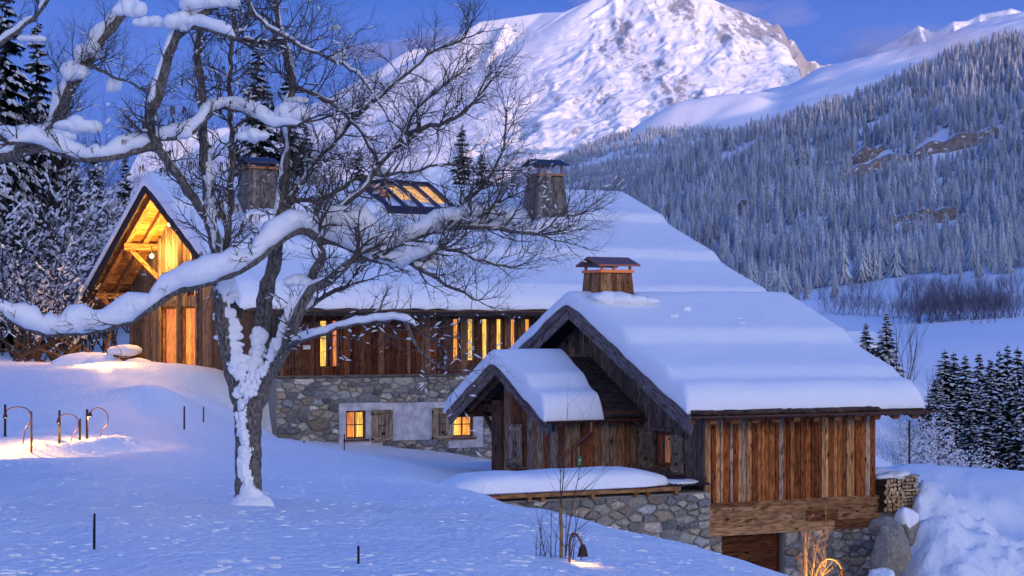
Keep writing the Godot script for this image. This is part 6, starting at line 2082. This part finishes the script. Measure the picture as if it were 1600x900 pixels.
func build_garden() -> void:
	var brown := Color(0.16, 0.07, 0.04)
	var black := Color(0.03, 0.025, 0.022)
	var at := func(px: float, d: float) -> Vector3:
		var x := (px - 800.0) / 2900.0 * d
		return Vector3(x, ground(x, -d), -d)
	path_lamp(at.call(105, 43.0), [[0, -0.3, 0], [0.1, 0.2, 0], [0.26, 0.5, 0], [0.2, 0.72, 0], [0.0, 0.78, 0], [-0.16, 0.74, 0], [-0.2, 0.64, 0]], "curved gooseneck garden lamp beside the taller of the paired dark stakes", "", 1.5, brown)
	path_lamp(at.call(152, 44.0), [[0, -0.3, 0], [0.1, 0.2, 0], [0.24, 0.42, 0], [0.22, 0.68, 0], [0.04, 0.8, 0], [-0.1, 0.76, 0], [-0.17, 0.66, 0]], "curved gooseneck garden lamp farthest right on the lit lamp bed", "", 1.5, brown)
	path_lamp(at.call(34, 40.5), [[0, -0.3, 0], [0.06, 0.3, 0], [0.2, 0.55, 0], [0.14, 0.78, 0], [-0.06, 0.84, 0], [-0.28, 0.8, 0], [-0.36, 0.68, 0]], "curved gooseneck garden lamp nearest the left edge, by a pale stake", "", 2.0, brown)
	path_lamp(at.call(181, 62.0), [[0, -0.3, 0], [0.1, 0.15, 0], [0.18, 0.4, 0], [0.06, 0.6, 0], [-0.18, 0.6, 0], [-0.34, 0.46, 0]], "gooseneck garden lamp on top of the bank, lighting a yellow pool", "", 6.0, brown)
	path_lamp(at.call(-30, 41.5), [[0, -0.3, 0], [0.06, 0.3, 0], [0.2, 0.55, 0], [0.1, 0.78, 0], [-0.2, 0.74, 0], [-0.26, 0.66, 0]], "gooseneck garden lamp half out of view past the left edge", "", 2.2, brown)
	stake(at.call(93, 43.3).x, 43.3, 0.86, 0.03, black, "tall dark stake beside the middle gooseneck lamp")
	stake(at.call(125, 44.6).x, 44.6, 0.5, 0.028, black, "short dark stake between the two gooseneck lamps")
	stake(at.call(136, 44.0).x, 44.0, 0.8, 0.03, black, "dark stake just left of the farthest right gooseneck lamp")
	stake(at.call(8, 44.0).x, 44.0, 0.75, 0.03, black, "dark stake at the far left edge of the lamp bed")
	stake(at.call(49, 40.2).x, 40.2, 0.9, 0.026, Color(0.4, 0.25, 0.1), "pale wooden stake beside the leftmost gooseneck lamp")
	stake(at.call(288, 50.0).x, 50.0, 0.62, 0.025, Color(0.12, 0.07, 0.05), "thin brown stake left of the big tree, by the snowy mound")
	stake(at.call(318, 52.0).x, 52.0, 0.42, 0.022, Color(0.16, 0.09, 0.06), "short brown stake between the mound and the big tree")
	stake(at.call(475, 59.0).x, 59.0, 0.5, 0.03, Color(0.4, 0.27, 0.15), "pale stake against the stone wall, right of the big tree")
	stake(at.call(538, 60.0).x, 60.0, 0.8, 0.018, black, "thin dark stake in front of the first stone-storey window")
	stake(at.call(147, 17.5).x, 17.5, 0.33, 0.012, black, "thin black stake at the bottom left of the foreground snow", Vector2(0.005, 0))
	stake(at.call(560, 16.6).x, 16.6, 0.16, 0.012, Color(0.06, 0.045, 0.03), "thin black stake in the foreground snow near the bottom middle")
	# front saplings with stakes, the lamps among them lit
	var m := MB.new()
	var b := Vector3(0.49, -2.55, -18.6)
	b.y = ground(b.x, b.z)
	var o := thing("young_shrub", b, 0.0, "thin young shrub at the bottom middle, with a pale stake and upright twigs", "shrub")
	m.tube([Vector3(0, -0.2, 0), Vector3(0.005, 0.25, 0), Vector3(-0.01, 0.56, 0)], [0.019, 0.018, 0.017], [0.019, 0.018, 0.017], 8, Color(0.5, 0.33, 0.14), true, 0.08, rng)
	part("support_stake", m, M.wood, o)
	m = MB.new()
	var tw := Color(0.07, 0.045, 0.035)
	for k in [[0.0, 0.5, 0.02, 1.05], [-0.01, 0.55, 0.0, 0.6], [0.05, 0.02, 0.14, 1.35], [0.1, 0.0, 0.2, 0.7], [-0.15, -0.1, -0.05, 0.55], [-0.2, -0.1, -0.02, 0.5], [-0.1, -0.1, 0.02, 0.6], [-0.25, -0.1, 0.0, 0.38], [0.04, 0.0, 0.0, 0.7], [0.12, -0.05, 0.1, 0.3], [0.2, -0.05, 0.12, 0.3], [-0.06, -0.1, 0.04, 0.4]]:
		twig(m, Vector3(k[0], k[1], rng.randf_range(-0.05, 0.05)), Vector3(k[2], 1.0, 0), k[3], 0.006, 1, tw, 0.04, 0.06, [], 4)
	part("twigs", m, M.twig, o)
	path_lamp(Vector3(0.565, ground(0.565, -18.2), -18.2), [[0, -0.2, 0], [0.0, 0.1, 0], [0.0, 0.2, 0], [0.02, 0.27, 0], [0.06, 0.29, 0], [0.11, 0.22, 0], [0.13, 0.14, 0]], "small gooseneck lamp beside the young shrub at the bottom middle", "", 0.03, brown)
	b = Vector3(4.05, 0, -25.6)
	b.y = ground(b.x, b.z)
	o = thing("young_tree", b, 0.0, "staked sapling with twisted shoots in front of the garage wall", "tree")
	m = MB.new()
	m.tube([Vector3(0, -0.3, 0), Vector3(0.0, 0.4, 0), Vector3(-0.01, 0.82, 0)], [0.03, 0.028, 0.027], [0.03, 0.028, 0.027], 8, Color(0.5, 0.36, 0.2), true, 0.08, rng)
	part("support_stake", m, M.wood, o)
	m = MB.new()
	for k in [[0.1, 0.0, 0.1, 0.75], [0.22, 0.0, 0.2, 0.62], [0.25, 0.0, 0.0, 0.5], [0.06, 0.1, 0.3, 0.8], [-0.05, 0.0, -0.2, 0.6], [0.0, 0.5, 0.3, 0.5], [0.02, 0.6, -0.4, 0.4], [0.16, 0.05, 0.15, 0.9]]:
		twig(m, Vector3(k[0], k[1], rng.randf_range(-0.05, 0.05)), Vector3(k[2], 1.0, 0), k[3], 0.009, 1, Color(0.36, 0.24, 0.12), 0.05, 0.14, [], 4)
	part("twigs", m, M.twig, o)
	path_lamp(Vector3(4.15, ground(4.15, -25.4), -25.4), [[0, -0.2, 0], [0.0, 0.15, 0], [0.03, 0.34, 0], [0.12, 0.47, 0], [0.25, 0.48, 0], [0.34, 0.4, 0], [0.37, 0.3, 0]], "gooseneck lamp beside the staked sapling in front of the garage", "", 6.0, Color(0.4, 0.26, 0.1))
	# boulders
	boulder(Vector3(-10.35, -2.05, -65.0), Vector3(0.55, 0.6, 0.5), 5, "mossy grey boulder at the end of the bank, left of the big tree's trunk", 0.0)
	boulder(at.call(1392, 45.2) * Vector3(1, 0, 1) + Vector3(0, -5.45, 0), Vector3(0.52, 0.72, 0.5), 6, "tall bare rounded boulder standing below the firewood", 0.0)
	boulder(at.call(1382, 46.2) * Vector3(1, 0, 1) + Vector3(0, -5.0, 0), Vector3(0.42, 0.24, 0.4), 7, "flat slanting boulder wedged just under the firewood ledge", 0.0)
	boulder(at.call(1378, 44.6) * Vector3(1, 0, 1) + Vector3(0, -6.25, 0), Vector3(0.34, 0.35, 0.4), 8, "lowest boulder beside the stone pillar, capped with snow", 0.1)
	boulder(at.call(1418, 46.8) * Vector3(1, 0, 1) + Vector3(0, -5.15, 0), Vector3(0.3, 0.42, 0.4), 9, "snow-smothered boulder at the top of the bank right of the firewood", 0.22)
	# firewood on the ledge
	var fw := thing("firewood_stack", Vector3(4.314, -4.83, -45.0), TURN, "neat stack of split logs with pale battens on the stone ledge", "firewood")
	fw.set_meta("yb", -4.83)
	var y := -4.77
	var row := 0
	while y < -4.0:
		var x := 6.34 + (0.06 if row % 2 else 0.0)
		while x < 6.86:
			var r := rng.randf_range(0.05, 0.072)
			add_log(fw, Vector3(x, y + rng.randf_range(-0.012, 0.012), -0.62), r)
			x += r * 1.95
		y += 0.105
		row += 1
	for k in 5:
		var yy := -4.8 + k * 0.18
		var x := 6.92
		while x < 7.36:
			var r := rng.randf_range(0.045, 0.062)
			add_log(fw, Vector3(x, yy + 0.06, -0.64), r)
			x += r * 2.0
		m = MB.new()
		m.cuboid(Vector3(6.86, yy + 0.125, -0.9), Vector3(7.42 + rng.randf() * 0.04, yy + 0.175, -0.5), tint([Color(0.55, 0.46, 0.34)], 0.1), 0, jit())
		part("batten", m, M.wood, fw)
	m = MB.new()
	m.cuboid(Vector3(6.32, -4.83, -1.3), Vector3(7.4, -4.05, -0.92), Color(0.08, 0.05, 0.03))
	part("log_rows_behind", m, M.wood, fw)
	var s := thing("firewood_snow", Vector3(4.314, -3.95, -45.0), TURN, "low cap of snow on top of the firewood stack", "snow")
	m = MB.new()
	m.blob(Vector3(6.95, 0.0, -0.85), Vector3(0.42, 0.16, 0.34), WHITE, fine, 0.4, 20, 11)
	m.blob(Vector3(6.6, 0.0, -0.9), Vector3(0.3, 0.09, 0.3), WHITE, fine, 0.4, 16, 9)
	part("snow_cap", m, M.snow, s)
	# thin post beyond the barn and its snowy foot
	var pb: Vector3 = at.call(1421, 72.0)
	var po := thing("thin_post", Vector3(pb.x, pb.y, pb.z), 0.0, "thin upright post standing in the snow behind the barn's right eave", "post")
	m = MB.new()
	m.tube([Vector3(0, -0.3, 0), Vector3(0, 2.6, 0)], [0.045, 0.04], [0.045, 0.04], 8, Color(0.09, 0.08, 0.08))
	part("pole", m, M.wood, po)
	m = MB.new()
	m.blob(Vector3(0.05, 0.02, 0.2), Vector3(0.5, 0.35, 0.4), WHITE, fine, 0.7, 18, 10)
	part("snow_foot", m, M.snow, po)
	# little boxed roof half buried on the bank, with the drift beside it
	var hp: Vector3 = at.call(197, 68.0)
	var bx := thing("wooden_bird_house", Vector3(hp.x, -1.45, hp.z), 0.35, "little reddish wooden box with a snow cap, on the bank by the gable", "bird house")
	m = MB.new()
	for k in 5: m.cuboid(Vector3(-0.36, -0.4 + k * 0.16, -0.3), Vector3(0.36, -0.25 + k * 0.16, 0.3 + 0.01 * (k % 2)), tint([Color(0.3, 0.11, 0.05)]), 0, jit())
	part("slatted_wall", m, M.wood, bx)
	m = MB.new()
	m.quad(Vector3(-0.5, 0.34, 0.4), Vector3(0.5, 0.34, 0.4), Vector3(0.5, 0.56, 0), Vector3(-0.5, 0.56, 0), Color(0.25, 0.1, 0.05))
	m.quad(Vector3(0.5, 0.34, -0.4), Vector3(-0.5, 0.34, -0.4), Vector3(-0.5, 0.56, 0), Vector3(0.5, 0.56, 0), Color(0.25, 0.1, 0.05))
	part("roof", m, M.wood, bx)
	m = MB.new()
	m.blob(Vector3(-0.05, 0.52, 0), Vector3(0.62, 0.26, 0.5), WHITE, fine, 0.25, 20, 11)
	part("snow_cap", m, M.snow, bx)
	m = MB.new()
	for g in [[140, 69.0, 1.5, 0.55], [168, 68.0, 0.9, 0.5], [215, 66.5, 0.6, 0.3], [112, 71.0, 0.8, 0.35]]:
		var p: Vector3 = at.call(g[0], g[1])
		m.blob(p, Vector3(g[2], g[3], 0.8), WHITE, fine, 0.12, 26, 13)
	tag(part("snow_drift", m, M.snow, self), "smooth drift of snow on the bank beside the little wooden box", "snow")
	# brushwood and leaning poles under the thicket
	for k in 34:
		var px := rng.randf_range(10, 205)
		var d := rng.randf_range(72, 80)
		var p: Vector3 = at.call(px, d)
		var a := rng.randf_range(-1.0, 1.0)
		var ln := rng.randf_range(1.0, 2.6)
		m = MB.new()
		var q := Vector3(sin(a) * ln, absf(cos(a)) * ln * rng.randf_range(0.3, 0.9), rng.randf_range(-0.5, 0.5))
		var r := rng.randf_range(0.03, 0.09)
		m.tube([Vector3(0, -0.1, 0), q * 0.5 + Vector3(0, 0.1, 0), q], [r, r * 0.9, r * 0.6], [r, r * 0.9, r * 0.6], 7, tint([Color(0.14, 0.09, 0.06), Color(0.2, 0.13, 0.08), Color(0.09, 0.07, 0.06)]), true, 0.1, rng)
		var br := part("leaning_branch", m, M.wood, self)
		br.position = p
		tag(br, "leaning bare pole among the brushwood left of the chalet", "branch", "leaning poles in the brushwood left of the chalet")

func add_log(o: Node3D, at: Vector3, r: float) -> void:
	var m := MB.new()
	var j := rng.randf_range(-0.03, 0.03)
	var col := tint([Color(0.66, 0.48, 0.3), Color(0.56, 0.39, 0.23), Color(0.72, 0.55, 0.36)])
	var n := 7 + rng.randi() % 3
	var ring := []
	var a0 := rng.randf() * TAU
	for k in n:
		var a := a0 + TAU * k / n
		var f := r * rng.randf_range(0.82, 1.08)
		ring.append(Vector3(cos(a) * f, sin(a) * f, 0))
	for k in n:
		var a: Vector3 = ring[k]
		var b: Vector3 = ring[(k + 1) % n]
		var fr := Vector3(0, 0, 0.12 + j)
		var bk := Vector3(0, 0, -0.3)
		m.tri(at + fr * 1.02, at + a + fr, at + b + fr, col)
		m.quad(at + a + bk, at + b + bk, at + b + fr, at + a + fr, Color(0.13, 0.085, 0.055))
	part("log", m, M.wood, o)

func build_crumbs() -> void:
	var m := MB.new()
	m.blob(Vector3.ZERO, Vector3(1.0, 0.45, 0.7), WHITE, fine, 0.5, 8, 6)
	var mm := MultiMesh.new()
	mm.transform_format = MultiMesh.TRANSFORM_3D
	mm.mesh = m.mesh()
	var rs := RandomNumberGenerator.new()
	rs.seed = 77
	var list := []
	while list.size() < 900:
		var d := 15.0 + 22.0 * pow(rs.randf(), 1.3)
		var x := rs.randf_range(-0.29, 0.14) * d
		if coarse.get_noise_2d(x * 1.3, d * 0.9) < -0.05: continue
		var s := rs.randf_range(0.012, 0.034)
		list.append(Transform3D(Basis(Vector3.UP, rs.randf() * 0.8 - 0.4).scaled(Vector3(s * rs.randf_range(1.0, 2.6), s * 0.8, s)), Vector3(x, ground(x, -d) + s * 0.1, -d)))
	mm.instance_count = list.size()
	for i in list.size(): mm.set_instance_transform(i, list[i])
	var o := MultiMeshInstance3D.new()
	o.multimesh = mm; o.material_override = M.snow; o.name = "snow_crumbs"
	add_child(o, true)
	tag(o, "small crumbs of wind-blown snow scattered over the foreground", "snow", "", "stuff")

func build_mist() -> void:
	var rs := RandomNumberGenerator.new()
	rs.seed = 31
	for c in [
		[-170, 930, -6050, 250, 45, 200, 0.0036, "long lilac cloud banked against the mountain's left shoulder"],
		[-30, 965, -6060, 130, 35, 160, 0.0036, "small cloud streaming off the crest left of the summit"],
		[-360, 890, -6100, 190, 40, 160, 0.003, "faint cloud low over the left flank of the mountain"],
		[300, 1070, -6040, 170, 30, 160, 0.003, "thin cloud veiling the very summit of the mountain"],
		[800, 1010, -6000, 190, 45, 180, 0.0016, "thin cloud trailing from the right edge of the summit"],
		[960, 760, -5180, 90, 40, 110, 0.003, "wisp of cloud at the left end of the right-hand ridge"],
		[420, 258, -1670, 110, 20, 70, 0.003, "haze drifting over the top of the wooded hill at the right"],
	]:
		var o := thing("cloud_bank", Vector3(c[0], c[1], c[2]), 0.0, c[7], "cloud", "clouds on the mountain crests")
		for k in 8:
			var f := FogVolume.new()
			f.name = numbered("cloud_puff", o)
			f.shape = RenderingServer.FOG_VOLUME_SHAPE_ELLIPSOID
			var s := rs.randf_range(0.28, 0.6)
			f.size = Vector3(c[3] * s, c[4] * s * 1.3, c[5] * s) * 2.0
			var fm := FogMaterial.new()
			fm.density = c[6] * rs.randf_range(0.25, 0.8); fm.albedo = Color(0.92, 0.9, 0.95)
			f.material = fm
			o.add_child(f, true)
			f.position = Vector3(rs.randf_range(-0.75, 0.75) * c[3], rs.randf_range(-0.5, 0.4) * c[4], rs.randf_range(-0.5, 0.5) * c[5])

# things that share a label are told apart by their order in the photograph
func tell_apart() -> void:
	var ones := ["", "first", "second", "third", "fourth", "fifth", "sixth", "seventh", "eighth", "ninth", "tenth", "eleventh", "twelfth", "thirteenth", "fourteenth", "fifteenth", "sixteenth", "seventeenth", "eighteenth", "nineteenth"]
	var tens := ["", "", "twenty", "thirty", "forty", "fifty", "sixty", "seventy", "eighty", "ninety"]
	var sets := {}
	for c in get_children():
		if c.has_meta("label") and c.has_meta("group"):
			var l: String = c.get_meta("label")
			if not sets.has(l): sets[l] = []
			sets[l].append(c)
	for l in sets:
		var s: Array = sets[l]
		if s.size() < 2 or s.size() > 99: continue
		s.sort_custom(func(a, b): return a.position.x / -a.position.z < b.position.x / -b.position.z)
		for k in s.size():
			var n: int = k + 1
			var w: String = ones[n] if n < 20 else (tens[n / 10] + ("-" + ones[n % 10] if n % 10 else ""))
			if n >= 20 and n % 10 == 0: w = tens[n / 10].trim_suffix("y") + "ieth"
			s[k].set_meta("label", "leftmost " + l if n == 1 else "rightmost " + l if n == s.size() else l + ", " + w + " from the left")

# the evening sky: clear blue overhead, a broad pale afterglow low in the west behind the viewer
func twilight() -> ImageTexture:
	var w := 512
	var h := 256
	var im := Image.create(w, h, false, Image.FORMAT_RGBF)
	var n := FastNoiseLite.new()
	n.frequency = 0.9; n.fractal_octaves = 4; n.seed = 6
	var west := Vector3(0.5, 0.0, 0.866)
	for j in h:
		var el := (0.5 - (j + 0.5) / h) * PI
		for i in w:
			var ph := (i + 0.5) / w * TAU
			var d := Vector3(sin(ph) * cos(el), sin(el), -cos(ph) * cos(el))
			var up := maxf(el, 0.0) / (PI * 0.5)
			var c := Vector3(0.004, 0.042, 0.205).lerp(Vector3(0.013, 0.07, 0.285), up)
			c = c.lerp(Vector3(0.1, 0.14, 0.36), exp(-up * 34.0))
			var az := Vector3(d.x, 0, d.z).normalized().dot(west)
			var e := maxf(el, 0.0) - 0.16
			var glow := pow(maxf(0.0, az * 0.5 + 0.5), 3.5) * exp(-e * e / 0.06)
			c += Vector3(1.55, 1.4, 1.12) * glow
			var thin := clampf(n.get_noise_3d(d.x * 2.0, d.y * 7.0, d.z * 2.0) * 1.6, 0, 1) * 0.03
			c = c.lerp(Vector3(0.3, 0.3, 0.42), thin)
			if el < 0.0: c = Vector3(0.06, 0.085, 0.2)
			im.set_pixel(i, j, Color(c.x, c.y, c.z))
	return ImageTexture.create_from_image(im)

func _ready() -> void:
	rng.seed = 20
	hill_noise.frequency = 0.011; hill_noise.fractal_octaves = 4; hill_noise.seed = 51
	var cam := Camera3D.new()
	cam.name = "camera"
	cam.projection = Camera3D.PROJECTION_FRUSTUM
	cam.keep_aspect = Camera3D.KEEP_HEIGHT
	cam.near = 0.5
	cam.far = 20000.0
	cam.size = 900.0 / 2900.0 * 0.5
	cam.frustum_offset = Vector2(0, 60.0 / 2900.0 * 0.5)
	add_child(cam)
	cam.current = true
	var sun := DirectionalLight3D.new()
	sun.name = "sun"
	sun.light_color = Color(1.0, 0.83, 0.77); sun.light_energy = 0.42; sun.light_angular_distance = 0.5
	sun.shadow_enabled = true
	add_child(sun)
	sun.look_at_from_position(Vector3.ZERO, -Vector3(0.6, 0.075, 0.8))
	var env := Environment.new()
	env.background_mode = Environment.BG_SKY
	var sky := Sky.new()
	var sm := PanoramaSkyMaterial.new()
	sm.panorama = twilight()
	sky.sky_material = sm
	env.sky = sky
	env.tonemap_mode = Environment.TONE_MAPPER_LINEAR
	env.tonemap_exposure = 2.95
	env.sdfgi_enabled = true; env.ssao_enabled = true; env.ssil_enabled = true
	env.fog_enabled = true; env.fog_density = 0.000025; env.fog_light_color = Color(0.8, 0.82, 0.95)
	env.volumetric_fog_enabled = true; env.volumetric_fog_density = 0.0
	var we := WorldEnvironment.new()
	we.name = "environment"
	we.environment = env
	add_child(we)
	make_materials()
	build_land()
	build_far()
	for b in BANDS: rock_band(b[0], b[1], b[2], b[3], b[4], b[5])
	build_chalet()
	build_barn()
	build_annex()
	build_low_wall()
	build_forest()
	build_woods()
	build_ash()
	build_garden()
	build_crumbs()
	build_mist()
	tell_apart()
